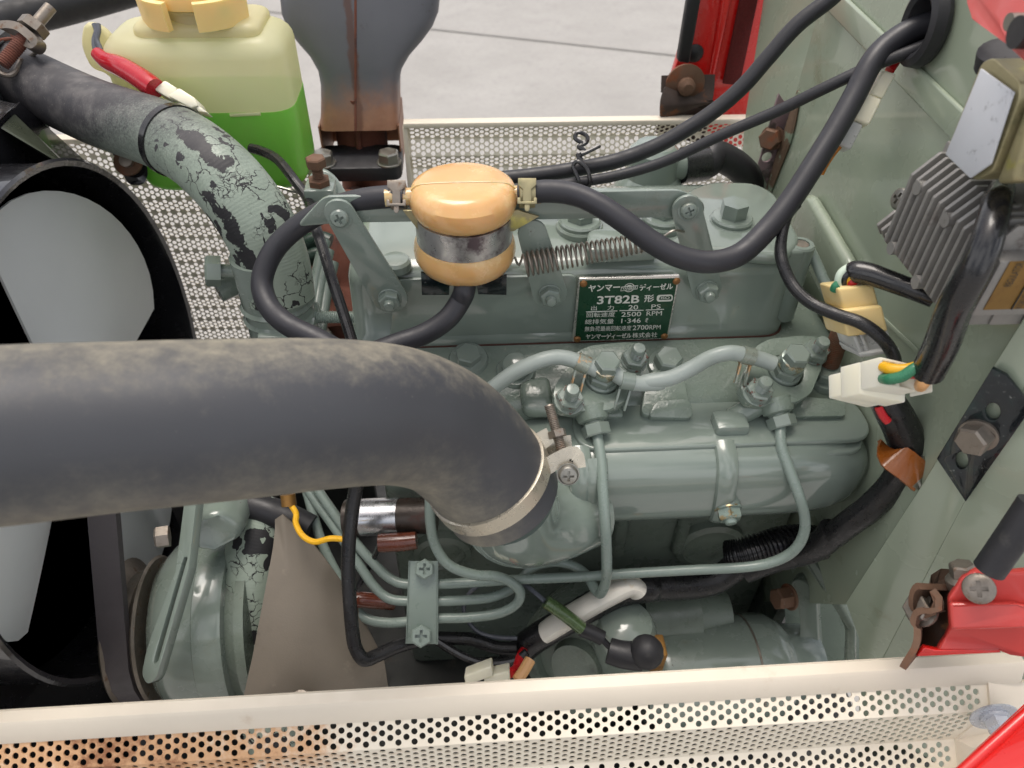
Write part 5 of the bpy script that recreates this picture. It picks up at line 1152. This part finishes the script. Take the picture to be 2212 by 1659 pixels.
# ---------------------------------------------------------------- starter motor, bell housing
so_ = P((1600, 1442), .715); SX = V((1, .03, .0)).normalized()
sx = lambda px, d_=.66: (P((px, 1400), d_)-so_).dot(SX)
stt = thing('starter_motor', 'grey green starter motor lying along the bottom right behind the guard', 'starter motor', so_)
SRd = .050
b = B(); lathe(b, so_, SX, [(.02, sx(1400)), (SRd*.80, sx(1402)), (SRd*.84, sx(1425)), (SRd*.94, sx(1430)), (SRd*.99, sx(1440)), (SRd, sx(1455)), (SRd, sx(1652))], 48); obj('motor_body', b, E_, stt)
b = B(); lathe(b, so_, SX, [(SRd*.9, sx(1652)), (SRd*1.012, sx(1652)), (SRd*1.012, sx(1656)), (SRd*.9, sx(1657))], 48); obj('joint_band', b, M['steel'], stt)
b = B(); lathe(b, so_, SX, [(SRd, sx(1657)), (SRd, sx(1705)), (SRd*.9, sx(1728)), (SRd*.75, sx(1748)), (SRd*.73, sx(1800)), (SRd*.66, sx(1822)), (SRd*.5, sx(1832)), (.02, sx(1836))], 48); obj('drive_nose', b, E_, stt)
b = B(); o = P((1470, 1330), .72); tube(b, [o-SX*.04, o+SX*.012], .033, 32); tube(b, [o+SX*.010, o+SX*.045], [.030, .022], 32, 1); obj('rear_solenoid', b, EL, stt)
b = B(); o = P(c8(1850, 900), .655); lathe(b, o+V((0, .0, .032)), -EZ, [(0, 0), (.012, .001), (.022, .006), (.0275, .016), (.0285, .03), (.0285, .075)], 32, EX); obj('terminal_housing', b, E_, stt)
b = B(); prism(b, W(c9, [(58, 830), (85, 830), (95, 1000), (115, 1040), (60, 1040)], .652), FW*.006, .001); obj('terminal_tab', b, M['pipe'], stt)
bh_ = thing('bell_housing', 'grimy green bell housing flange with a rusty hex bolt at the lower right', 'housing', P((1730, 1320), .7))
b = B(); pp_ = W(lambda x, y: (x, y), [(1728, 1205), (1763, 1202), (1829, 1312), (1849, 1357), (1849, 1460), (1822, 1460), (1826, 1363), (1808, 1325)], [.685, .683, .655, .645, .645, .648, .65, .66]); prism(b, pp_, V((.012, .02, -.01)), .004, 3); obj('flange_edge', b, EL, bh_)
b = B(); prism(b, rpoly(W(c9, [(880, 560), (960, 550), (1030, 640), (1050, 1060), (930, 1060), (940, 760)], .70), .01, 4), V((.01, .012, -.006)), .004, 3); obj('bolt_lug', b, EL, bh_)
b = B(); o = P(c9(880, 650), .695); a_ = V((-.95, -.2, .15)).normalized(); hexhead(b, o, a_, .0105, .014, EZ, .0125, .002); obj('bolt', b, M['rusty'], bh_)
b = B(); box(b, V((XW+.01, .47, .78)), .012, .16, .4); prism(b, W(F_, [(1780, 1130), (1880, 1190), (1880, 1420), (1780, 1460), (1700, 1420), (1690, 1200)], .76), V((.01, .02, -.01))); obj('casting', b, EL, bh_)
# dark plates added below the bay so lit ground doesn't show through
t = thing('dark_bay_plates', 'added dark plates deep below the engine, blocking the lit ground', 'dark plate', V((0, .4, .55)))
b = B(); box(b, V((.02, .48, .56)), .80, .50, .02); box(b, V((.02, .235, .62)), .9, .012, .16, .003); box(b, V((-.30, .62, .66)), .35, .012, .22, .003); obj('dark_plate', b, mat('dark_plate_finish', (.03, .032, .03, 1), .5, .1, .4, 20, .2, 120, [((.08, .07, .06, 1), 30, .55, .7, .8, 0)]), t)
# ---------------------------------------------------------------- wiring
hose('black taped wire running down past the left arm and under the elbow hose', W(c1, [(1490, 880), (1560, 900), (1650, 950), (1740, 1060), (1830, 1190)], [.64, .635, .625, .61, .60])+W(d6, [(185, 590), (230, 720), (280, 880), (340, 1080), (410, 1290), (480, 1510), (500, 1600)], [.568, .565, .562, .558, .555, .552, .550]), .0042, M['tape'], 'wire', 'black taped wires', 10, 'taped_wire')
hose('black taped wire hanging below the elbow hose and turning right along the shield', W(c8, [(310, -60), (300, 20), (278, 150), (258, 320), (252, 480), (258, 640), (275, 850), (295, 960), (345, 1028), (420, 1005), (520, 960), (640, 925), (740, 905), (860, 905), (960, 910), (1040, 935), (1120, 960), (1230, 965)], [.565, .57, .575, .58, .585, .588, .59, .592, .594, .602, .612, .624, .632, .636, .638, .64, .64, .64]), .0056, M['tape'], 'wire', 'black taped wires', 12, 'taped_wire')
hose('slim black wire dipping below the pipe clamp toward the white tape', W(c8, [(760, 915), (830, 960), (920, 1010), (1020, 1045), (1130, 1050), (1230, 1030), (1290, 985)], .63), .0036, M['vinyl'], 'wire', 'black taped wires', 10, 'taped_wire')
hose('yellow wire curling out from beneath the elbow hose to the taped wire', W(c7, [(1690, 130), (1720, 180), (1720, 240), (1760, 310), (1830, 345), (1920, 325), (2000, 330)], [.60, .595, .59, .585, .582, .58, .58]), .0024, M['yellow'], 'wire', None, 10, 'yellow_wire')
b = B(); tube(b, W(c7, [(1672, 70), (1680, 135)], .601), .006, 14); tag(obj('brown_sleeve', b, M['brass']), 'yellowish brown sleeve on the end of the yellow wire', 'sleeve')
b = B(); tube(b, W(c8, [(430, 352), (560, 345), (650, 335)], .61), [.0075, .0078, .0072], 14, 4); tag(obj('bullet_sleeve', b, M['brown']), 'glossy brown bullet connector sleeve below the bright pipe band', 'wire sleeve', 'brown bullet sleeves')
b = B(); tube(b, W(c8, [(285, 682), (330, 682), (430, 690), (520, 705)], [.62, .62, .625, .63]), [.0065, .0066, .0066, .0055], 14, 4); tag(obj('bullet_sleeve', b, M['brown']), 'dark brown bullet sleeve between the lower two pump pipes', 'wire sleeve', 'brown bullet sleeves')
hose('thin black wire dropping from the upper brown sleeve', W(c8, [(440, 352), (410, 420), (370, 500), (290, 640)], [.612, .622, .63, .632]), .0024, M['vinyl'], 'wire', 'black taped wires', 8, 'thin_wire')
hose('thin white striped wire looping beside the pipe bends to the green sleeve', W(c8, [(1235, 905), (1120, 900), (1010, 870), (940, 790), (925, 710), (970, 630), (1080, 560), (1200, 560), (1285, 600), (1345, 645), (1395, 690)], [.64, .642, .644, .645, .645, .645, .642, .635, .622, .612, .605]), .0020, M['greyw'], 'wire', None, 8, 'striped_wire')
# harness along the block, into the white tape
hose('thick black taped harness passing under the white tape beside the starter', W(c8, [(1150, 1110), (1230, 1010), (1310, 930), (1420, 860), (1560, 780), (1750, 670), (1880, 625), (1990, 615)], [.66, .655, .65, .645, .642, .642, .645, .65])+W(e2, [(420, 410), (560, 400), (700, 395), (850, 370), (960, 320), (1080, 230)], [.655, .66, .665, .668, .668, .665]), .0125, M['tape'], 'harness', 'taped harness runs', 16, 'wire_harness')
b = B(); tube(b, W(c8, [(1395, 870), (1450, 835), (1600, 745), (1760, 655), (1880, 600), (1930, 625)], [.634, .632, .630, .630, .632, .634]), [.0140, .0146, .0148, .0150, .0150, .0148], 18, 5, True, .6, FW); tag(obj('white_tape_wrap', b, M['white_tape']), 'yellowed white tape wrap on the black harness above the starter', 'tape')
t = thing('corrugated_conduit', 'black corrugated conduit disappearing through the oval hole at lower right', 'conduit', P((1690, 1180), .67))
b = B(); cpth = W(e2, [(1000, 180), (1090, 165), (1250, 120), (1420, 70), (1600, 60), (1800, 90), (1960, 110), (2060, 120)], [.655, .65, .648, .65, .66, .675, .69, .70])
pth = [p for p, _ in crom([(p, 0) for p in cpth], 24)]; tube(b, pth, [(.0150 if i % 4 < 2 else .0128) for i in range(len(pth))], 16, 1, True, 1, None, False); obj('conduit', b, M['vinyl'], t)
hose('black taped harness climbing the right side to the white plug', W(c6, [(1130, 1600), (1220, 1530), (1340, 1440), (1460, 1320), (1540, 1200), (1555, 1120), (1520, 1000), (1470, 900), (1430, 830), (1420, 760)], [.60, .585, .57, .555, .54, .53, .52, .512, .508, .505]), [.0105, .0105, .0105, .0105, .0115, .0125, .0125, .012, .011, .010], M['tape'], 'harness', 'taped harness runs', 16, 'wire_harness')
hose('black taped harness continuing down from the climbing run under the long pipe', W(c9, [(1130, 270), (1080, 330), (1000, 380), (900, 410), (780, 440), (620, 500)], [.60, .61, .625, .64, .65, .66]), .0115, M['tape'], 'harness', 'taped harness runs', 16, 'wire_harness')
t = thing('harness_clip', 'orange brown insulated strap clip holding the harness to the firewall', 'clip', P(c6(1540, 1210), .52))
b = B(); ribbon(b, W(c6, [(1445, 1120), (1470, 1150), (1540, 1200), (1600, 1250), (1625, 1275)], [.525, .516, .513, .516, .52]), -FW, .021, .0028, 5); obj('sleeve', b, M['clip'], t)
b = B(); ribbon(b, W(c6, [(1590, 1225), (1620, 1245), (1645, 1260)], [.5145, .517, .52]), -FW, .022, .0016, 4); obj('metal_end', b, M['zinc'], t)
b = B(); tube(b, W(c6, [(1385, 870), (1410, 920), (1440, 955)], .502), .0028, 8, 4); tag(obj('red_wire', b, M['redw']), 'short red and green wire ends beside the climbing harness', 'wire')
# wire from the big hose down to plug 2
hose('thin black taped wire dropping from the sagging hose past the ivory connector', [P((1722, 440), .507)]+W(c6, [(870, -220), (840, -120), (828, -20), (842, 60), (880, 150), (935, 225), (1020, 290), (1150, 345), (1270, 385), (1360, 440), (1430, 510), (1475, 590), (1478, 640)], [.508, .508, .508, .506, .504, .50, .495, .487, .480, .477, .477, .482, .49]), [.0036]*3+[.0042]*11, M['tape'], 'wire', 'black taped wires', 12, 'taped_wire')
# sleeves
hose('glossy black vinyl sleeve from the metal box down to the white plug', W(d2, [(1425, 420), (1405, 490), (1378, 560), (1335, 740), (1280, 920), (1190, 1130), (1080, 1330), (1000, 1500)], [.402, .392, .385, .380, .379, .383, .392, .404])+W(c6, [(1740, 520), (1668, 668)], [.428, .450]), [.0066, .0069, .0073, .0077, .0080, .0084, .0088, .0092, .0096, .0096], M['vinyl'], 'cable sleeve', 'glossy vinyl sleeves', 20, 'vinyl_sleeve')
hose('glossy black vinyl sleeve between the ivory connector and the finned regulator', W(d4, [(715, 150), (760, 140), (900, 165), (1050, 215), (1200, 270), (1390, 340), (1600, 420)], [.492, .49, .486, .482, .478, .472, .468]), [.0072, .0076, .0074, .0070, .0068, .0066, .0066], M['vinyl'], 'cable sleeve', 'glossy vinyl sleeves', 18, 'vinyl_sleeve')
# ivory connector
def ob(b_, A, Bp, C_, dep, bev, D, lean=0):
    """block whose front face has pixel corners A (top left), Bp (top right), C_ (bottom left); dep = depth away from the viewer."""
    a_, e_, c_ = P(A, D), P(Bp, D), P(C_, D+lean); d_ = (e_-a_).cross(c_-a_).normalized()
    if d_.dot(FW) < 0: d_ = -d_
    prism(b_, [a_, e_, e_+(c_-a_), c_], d_*dep, bev, 3)
t = thing('ivory_connector', 'yellowed ivory two part wiring connector mated to a milky clear half', 'connector', P(d4(750, 600), .49))
b = B(); ob(b, d4(548, 318), d4(945, 275), d4(615, 560), .030, .002, .487, .004); ob(b, d4(585, 560), d4(1035, 500), d4(660, 850), .034, .002, .485, .004); obj('ivory_shell', b, M['ivory'], t)
b = B(); ob(b, d4(725, 840), d4(1105, 775), d4(800, 1075), .028, .002, .494, .004)
for x_, y_ in ((720, 840), (790, 825), (1050, 785)): ob(b, d4(x_, y_), d4(x_+45, y_-8), d4(x_+75, y_+210), .004, .001, .4915, .004)
ob(b, d4(785, 1030), d4(1220, 965), d4(795, 1075), .03, .001, .4925, .001); obj('clear_half', b, M['clear'], t)
for nm, mt, l in (('wire', 'palegreen', [(725, 95), (660, 105), (590, 160), (565, 240), (565, 330)]), ('wire', 'vinyl', [(720, 140), (660, 165), (620, 220), (630, 290), (660, 320)]), ('wire', 'yellow', [(720, 175), (690, 200), (660, 240), (665, 320)]), ('wire', 'redw', [(740, 230), (705, 255), (700, 300), (700, 330)]), ('wire', 'green', [(560, 280), (530, 300), (515, 340)])):
    b = B(); tube(b, W(d4, l, [.492, .493, .495, .497, .499][:len(l)]), .0032, 12, 6); obj(nm, b, M[mt], t)
# white plug with cavities
t = thing('white_plug', 'white nylon block connector with open cavities and coloured wires', 'connector', P(d4(1000, 1300), .47))
TLp, TRp, BRp, BLp = W(d4, [(1010, 1060), (1590, 1268), (1590, 1455), (1015, 1378)], [.462, .452, .455, .465])
TRp = P(d4(1585, 1190), .453)
dv = P(d4(590, 1170), .482)-P(d4(1010, 1060), .462)
b = B(); prism(b, [TLp, TRp, BRp, BLp], dv*.52, .0008)
k = B(); ex_, ey_ = TRp-TLp, BLp-TLp; dn = dv.normalized()
for i in range(3):
    for j in range(2):
        if i == 1 and j == 0 and False: continue
        o_ = TLp+ex_*(.045+.315*i)+ey_*(.10+.44*j); prism(k, [o_-dn*.004, o_+ex_*.275-dn*.004, o_+ex_*.275+ey_*.34-dn*.004, o_+ey_*.34-dn*.004], dn*.018)
obj('front_half', cut(b, k), M['white'], t)
b = B(); s_ = TLp+dv*.5-ex_*.02+ey_*.06; prism(b, [s_-ey_*.05, s_+ex_*.9, s_+ex_*.9+ey_*1.0, s_+ey_*1.08], dv*.52, .0008); obj('middle_step', b, M['white'], t)
b = B(); s_ = TLp+dv*1.0-ex_*.0+ey_*.18; prism(b, [s_, s_+ex_*.8, s_+ex_*.8+ey_*.85, s_+ey_*.85], dv*.38, .0008); obj('rear_half', b, M['white'], t)
for mt, l, ds in (('yellow', [(1045, 1170), (1120, 1195), (1250, 1205), (1380, 1180), (1470, 1150)], [.464, .458, .454, .452, .452]), ('green', [(1045, 1300), (1120, 1305), (1250, 1275), (1370, 1200), (1450, 1160)], [.465, .457, .452, .449, .449]), ('redw', [(1330, 1240), (1420, 1240), (1500, 1215)], [.455, .452, .451]), ('peach', [(1450, 1380), (1480, 1340), (1505, 1270), (1520, 1210)], [.458, .450, .448, .449]), ('orange', [(1240, 1215), (1360, 1215), (1480, 1180)], [.457, .454, .453])):
    b = B(); tube(b, W(d4, l, ds), .0036 if mt != 'peach' else .004, 12, 6); obj('wire', b, M[mt], t)
# cream two pole plug on the red wire (upper right)
t = thing('inline_plug', 'slim cream inline plug hanging between the thick hose and the firewall', 'connector', P(d1(300, 950), .51))
b = B(); ob(b, d1(425, 645), d1(545, 690), d1(300, 880), .014, .0015, .508, .003); obj('upper_half', b, M['white'], t)
b = B(); ob(b, d1(262, 862), d1(420, 925), d1(140, 1110), .018, .002, .5085, .003); obj('socket', b, M['white'], t)
b = B(); ob(b, d1(135, 1115), d1(240, 1165), d1(15, 1350), .014, .0015, .513, .003); obj('lower_half', b, M['clear'], t)
b = B(); tube(b, W(d1, [(600, 480), (540, 570), (480, 660)], .512), .0032, 10, 4); obj('red_lead', b, M['redw'], t)
b = B(); tube(b, W(d1, [(40, 1330), (-40, 1420), (-120, 1540), (-160, 1620)], [.52, .523, .528, .532]), .0024, 10, 4); obj('orange_lead', b, M['orange'], t)
# small cream connector at the bottom
t = thing('cream_connector', 'small cream connector half hidden behind the guard lip', 'connector', P(c8(1050, 1110), .60))
b = B(); ob(b, c8(925, 1125), c8(1085, 1065), c8(935, 1185), .02, .0015, .60, .0); ob(b, c8(1040, 1130), c8(1190, 1095), c8(1045, 1200), .02, .0015, .602, 0); obj('shell', b, M['white'], t)
b = B(); tube(b, W(c8, [(1190, 1110), (1230, 1080), (1250, 1020), (1270, 980)], [.61, .62, .63, .64]), .004, 10, 4); obj('red_lead', b, M['redw'], t)
b = B(); tube(b, W(c8, [(1235, 1150), (1275, 1090), (1310, 1030)], [.605, .61, .615]), .0048, 10, 4); obj('pale_lead', b, M['peach'], t)
# green sleeve and black boot to the starter terminal
t = thing('terminal_boot', 'green joint sleeve leading to a right angle black rubber boot on the starter', 'wire', P(c8(1700, 850), .61))
b = B(); tube(b, W(c8, [(1400, 690), (1500, 760), (1610, 845)], [.605, .605, .606]), .0078, 16, 3, True, .7, FW); obj('green_joint', b, M['greensleeve'], t)
b = B(); tube(b, W(c8, [(1605, 850), (1670, 875), (1730, 905)], .609), .0062, 14, 3); tube(b, W(c8, [(1720, 900), (1760, 945), (1790, 965)], .612), .0028, 8, 3); obj('grey_sleeve', b, M['rubber'], t)
b = B(); tube(b, W(c8, [(1765, 975), (1850, 1000), (1960, 1010)], [.612, .61, .608]), [.0105, .0112, .0118], 18, 4); obj('boot', b, M['rubber'], t)
b = B(); ball(b, P(c8(1985, 985), .604), .0142); obj('boot_cap', b, M['rubber'], t)
b = B(); o = P(c9(122, 970), .640); box(b, o, .012, .02, .03, .002); obj('brass_tab', b, M['brass'], t)
b = B(); o = P(c8(1580, 1060), .66); lathe(b, o, V((-.5, -.75, .45)).normalized(), [(.058, -.05), (.057, -.008), (.052, 0), (.04, .002), (.038, -.006), (.024, -.004), (.022, .006), (0, .008)], 40); tag(obj('solenoid_end', b, EL), 'round grey green casting with torn dark edge low behind the white tape', 'casting')
# rusty bolt low on the firewall edge
b = B(); hexhead(b, P(c9(1375, 325), .66), V((-.7, -.7, .2)).normalized(), .009, .009); tag(obj('firewall_bolt', b, M['rusty']), 'rust brown hex bolt low on the firewall edge above the oval hole', 'bolt')

# ---------------------------------------------------------------- finned regulator
XF = XW-.045
rg = thing('voltage_regulator', 'finned cast aluminium regulator with a gold label, mounted on the firewall', 'regulator', PX(d2(800, 800), XW))
f1 = PX(d2(720, 112), XF); fN = PX(d2(1190, 655), XF)        # top chamfer points of first and last full fin
ytop, ybot = f1.y, PX(d2(1230, 1000), XF).y
zt_ = f1.z
zbase = PX(d2(640, 1250), XF).z
NF = 13
dyf = (PX(d2(1180, 600), XF).y-f1.y)/9.0
fins_y = [f1.y+dyf*i for i in range(-1, NF)]
ylast = fins_y[-1]
b = B(); box(b, V((XW-.011, (f1.y-dyf*2+ylast)/2, (zt_+zbase)/2)), .020, abs(f1.y-dyf*2-ylast)+.006, zt_-zbase, .002); obj('base_block', b, M['alu'], rg)
for i, yy in enumerate(fins_y):
    z1_ = zt_+.000; z0_ = zbase
    xf = XF+(.016 if i == 0 else 0); z1_ = zt_-(.004 if i == 0 else 0)
    if i == 0: z0_ = zt_-.045
    b = B(); prof = [(XW-.019, z0_), (xf+.004, z0_), (xf, z0_+.004), (xf, z1_-.014), (xf+.012, z1_), (XW-.019, z1_)]
    prism(b, [V((x_, yy-.0013, z_)) for x_, z_ in prof], V((0, .0026, 0)), .0006, 2); obj('fin', b, M['alu'], rg)
zs1, zs0 = PX(d2(430, 668), XF+.004).z, PX(d2(350, 865), XF+.004).z; ysa, ysb = PX(d2(335, 760), XF+.004).y, PX(d2(490, 700), XF+.004).y
for k_ in range(3):      # stepped short fins at the far side
    yy = ysa+(ysb-ysa)*k_/2.4
    b = B(); prof = [(XW-.019, zs0), (XF+.008, zs0), (XF+.004, zs0+.006), (XF+.004, zs1-.010), (XF+.012, zs1), (XW-.019, zs1)]
    prism(b, [V((x_, yy-.0013, z_)) for x_, z_ in prof], V((0, .0026, 0)), .0006, 2); obj('fin', b, M['alu'], rg)
b = B(); box(b, V((XW-.011, (ysa+f1.y-dyf)/2, (zs0+zs1)/2)), .020, abs(ysa-f1.y+dyf)+.006, zs1-zs0, .002); obj('mounting_foot', b, M['alu'], rg)
for p in (d2(710, 420), d2(955, 700), d2(480, 945), d2(695, 1240)):
    b = B(); o = PX(p, XF+.001); tube(b, [o-EX*.002, o+EX*.03], .0042, 14); obj('ejector_pin', b, M['alu'], rg)
obj('screw', phillips(PX(d2(555, 520), XF+.02), V((-.9, -.2, .3)).normalized(), .0075, .004, EZ), M['zinc'], rg)
# end box with the label, facing the viewer's side
yb_ = PX(d2(1160, 1560), XF+.0).y
E0 = PX(d2(1150, 1555), XF); 
yE = ylast-.012
zbx = PX((2098, 688), XF+.002).z
b = B(); box(b, V(((XF+.002+XW)/2, (ylast+yE)/2+.002, (zt_-.014+zbx)/2)), XW-XF-.003, abs(ylast-yE)+.004, zt_-.014-zbx, .0015); obj('end_box', b, M['alu'], rg)
Lq = [PY(d2(*p), yE-.0022) for p in ((1365, 925), (1700, 930), (1400, 1505), (1090, 1500))]
zL1, zL0 = PX(d2(1365, 925), XF+.007).z, zbx+.005
xl0, xl1 = XF+.007, XW-.003
b = B(); prism(b, [V((xl0, yE-.0006, zL0)), V((xl1, yE-.0006, zL0)), V((xl1, yE-.0006, zL1)), V((xl0, yE-.0006, zL1))], V((0, .0005, 0))); lab = obj('gold_label', b, M['label_gold'], rg)
LQ = lambda u, v: V((xl0+(xl1-xl0)*u, yE-.0010, zL0+(zL1-zL0)*v))
text('KOKUSAN DENKI JAPAN', (.62, .02), (.62, .98), (-.13, 0), M['ink'], lab, LQ, 0)
text('REGULATOR', (.22, .50), (.22, .985), (-.12, 0), M['ink'], lab, LQ, 0)
b = B(); pts_ = [LQ(.68, 0), LQ(.68, 1)]; tube(b, [LQ(.68, .0), LQ(.68, 1)], .0004, 6); tube(b, [LQ(.44, 0), LQ(.44, 1)], .0004, 6); obj('label_rule', b, M['ink'], lab)

# ---------------------------------------------------------------- boxed relay with silver label
XR = .262
rl_ = thing('relay_box', 'yellow chromated metal box with a worn blank silver plate at the right edge', 'relay', PX(d1(1350, 1200), XR))
sp4 = [PX(d1(*p), XR) for p in ((1350, 640), (1655, 860), (1440, 1530), (1250, 1662), (1020, 1440))]
yA, yB = sp4[0].y, sp4[1].y; zA, zB = (sp4[0].z+sp4[1].z)/2, (sp4[4].z+sp4[3].z)/2
b = B(); o4 = [PX(d1(*p), XR+.002) for p in ((1335, 585), (1440, 535), (1700, 760), (1690, 930), (1440, 1600), (1290, 1690), (1010, 1460), (1020, 1380))]
prism(b, rpoly(o4, .003, 3), V((.055, 0, 0)), .003, 3); obj('metal_case', b, M['gold'], rl_)
b = B(); prism(b, sp4, V((-.0012, 0, 0)), .0003); obj('silver_plate', b, M['silver_label'], rl_)
b = B(); prism(b, [p+V((.004, 0, 0)) for p in [PX(d1(*p), XR) for p in ((1700, 880), (1790, 930), (1560, 1700), (1380, 1720))]], V((.05, 0, 0)), .003, 3); obj('folded_tab', b, M['gold'], rl_)
b = B(); prism(b, [p+V((.012, 0, 0)) for p in [PX(d1(*p), XR) for p in ((1760, 1150), (1960, 1250), (1800, 1760), (1540, 1760))]], V((.05, 0, 0)), .004, 3); obj('black_body', b, M['blackmatt'], rl_)
b = B(); tube(b, W(d1, [(1530, 470), (1500, 620)], [.385, .392]), .0115, 16); obj('rubber_mount', b, M['rubber'], rl_)
b = B(); prism(b, W(d1, [(1560, 480), (1760, 640), (1800, 760), (1690, 740), (1560, 640)], [.38, .37, .37, .378, .386]), FW*.02, .004); obj('mounting_strap', b, M['rubber'], rl_)
# black perforated bracket with hex bolt on the brace
pb_ = thing('slotted_bracket', 'oily black zinc strip bracket with round holes and a hex bolt', 'bracket', P((2130, 960), .46))
DFW = lambda x_, y_: (PX((x_, y_), XW)-CAM).dot(FW)
pq = W(c6, [(2030, 650), (2110, 690), (2220, 850), (2220, 900), (1880, 1410), (1715, 1165)], [DFW(2143, 795)-.012, .448, .442, .446, .490, DFW(2023, 991)-.014])
pc0 = pq[4]; pn1 = (pq[0]-pq[4]).cross(pq[5]-pq[4]).normalized()
if pn1.dot(CAM-pc0) < 0: pn1 = -pn1
flt = lambda l: [p-pn1*(p-pc0).dot(pn1) for p in l]
proj = lambda p: PN(p, pc0, pn1)
hl = []
for x_, y_, rx_, ry_ in ((2035, 897, 42, 50), (1858, 1175, 36, 50)):
    hl.append([proj(c6(x_+rx_*math.cos(q_/18*6.28318), y_+ry_*math.sin(q_/18*6.28318))) for q_ in range(18)])
b = B(); plate(b, [proj(c6(*p)) for p in ((2030, 650), (2110, 690), (2240, 850), (2240, 900), (1880, 1410), (1715, 1165))], hl, -pn1*.003, .0004); obj('strip', b, M['blackzinc'], pb_)
b = B(); o = proj(c6(1955, 1025)); a_ = (pn1+V((-.55, -.1, .0))).normalized(); lathe(b, o, pn1, [(.0112, 0), (.0112, .002), (.008, .0025)], 24); hexhead(b, o+pn1*.0015, a_, .0100, .011, RT); obj('bolt', b, M['steel'], pb_)

# ---------------------------------------------------------------- small pipes between the hose and the valve cover
t = thing('pipe_bundle', 'bundle of three thin grey green steel pipes standing beside the radiator hose foot', 'pipe', P((700, 600), .65))
for l in ([(270, 720), (225, 900), (190, 1080), (150, 1330), (120, 1480)], [(300, 800), (260, 960), (225, 1120), (190, 1330), (160, 1480)], [(335, 900), (300, 1060), (270, 1200), (240, 1400), (215, 1500)]):
    b = B(); tube(b, W(d6, l, [.66, .655, .65, .64, .635]), .0052, 12, 5); obj('pipe', b, M['pipe'], t)
b = B(); prism(b, W(d6, [(165, 1230), (205, 1220), (232, 1310), (200, 1430), (150, 1400)], .625), FW*.006, .001); obj('pipe_bracket', b, M['engine'], t)
b = B(); threads(b, P(d6(70, 1345), .62), RT, .0052, .078, True, .0018, False); obj('threaded_rod', b, M['pipe'], t)
for k_, l in enumerate(([(1770, 1490), (1830, 1440), (1900, 1420), (1960, 1440)], [(1760, 1600), (1820, 1540), (1890, 1510), (1960, 1530)])):
    hose(('dark green small hose curving behind the peeling hose, upper of two', 'dark green small hose curving behind the peeling hose, lower of two')[k_], W(c1, l, .68), .0078, mat('dark_green_hose', srgb(44, 62, 54), .35), 'hose', 'small dark green hoses', 14, 'bypass_hose')
hose('thin bright steel wire running from the peeling hose to the stop block', W(c1, [(1560, 1090), (1680, 1118), (1840, 1165)], .615), .0012, M['zinc'], 'wire', None, 8, 'steel_wire')
hose('short thin green pipe slanting behind the right end of the valve cover', W(e1, [(1955, 1130), (2010, 1240), (2080, 1400), (2140, 1520), (2170, 1640)], [.60, .60, .598, .595, .595]), .0042, M['pipe'], 'pipe', None, 12, 'thin_pipe')
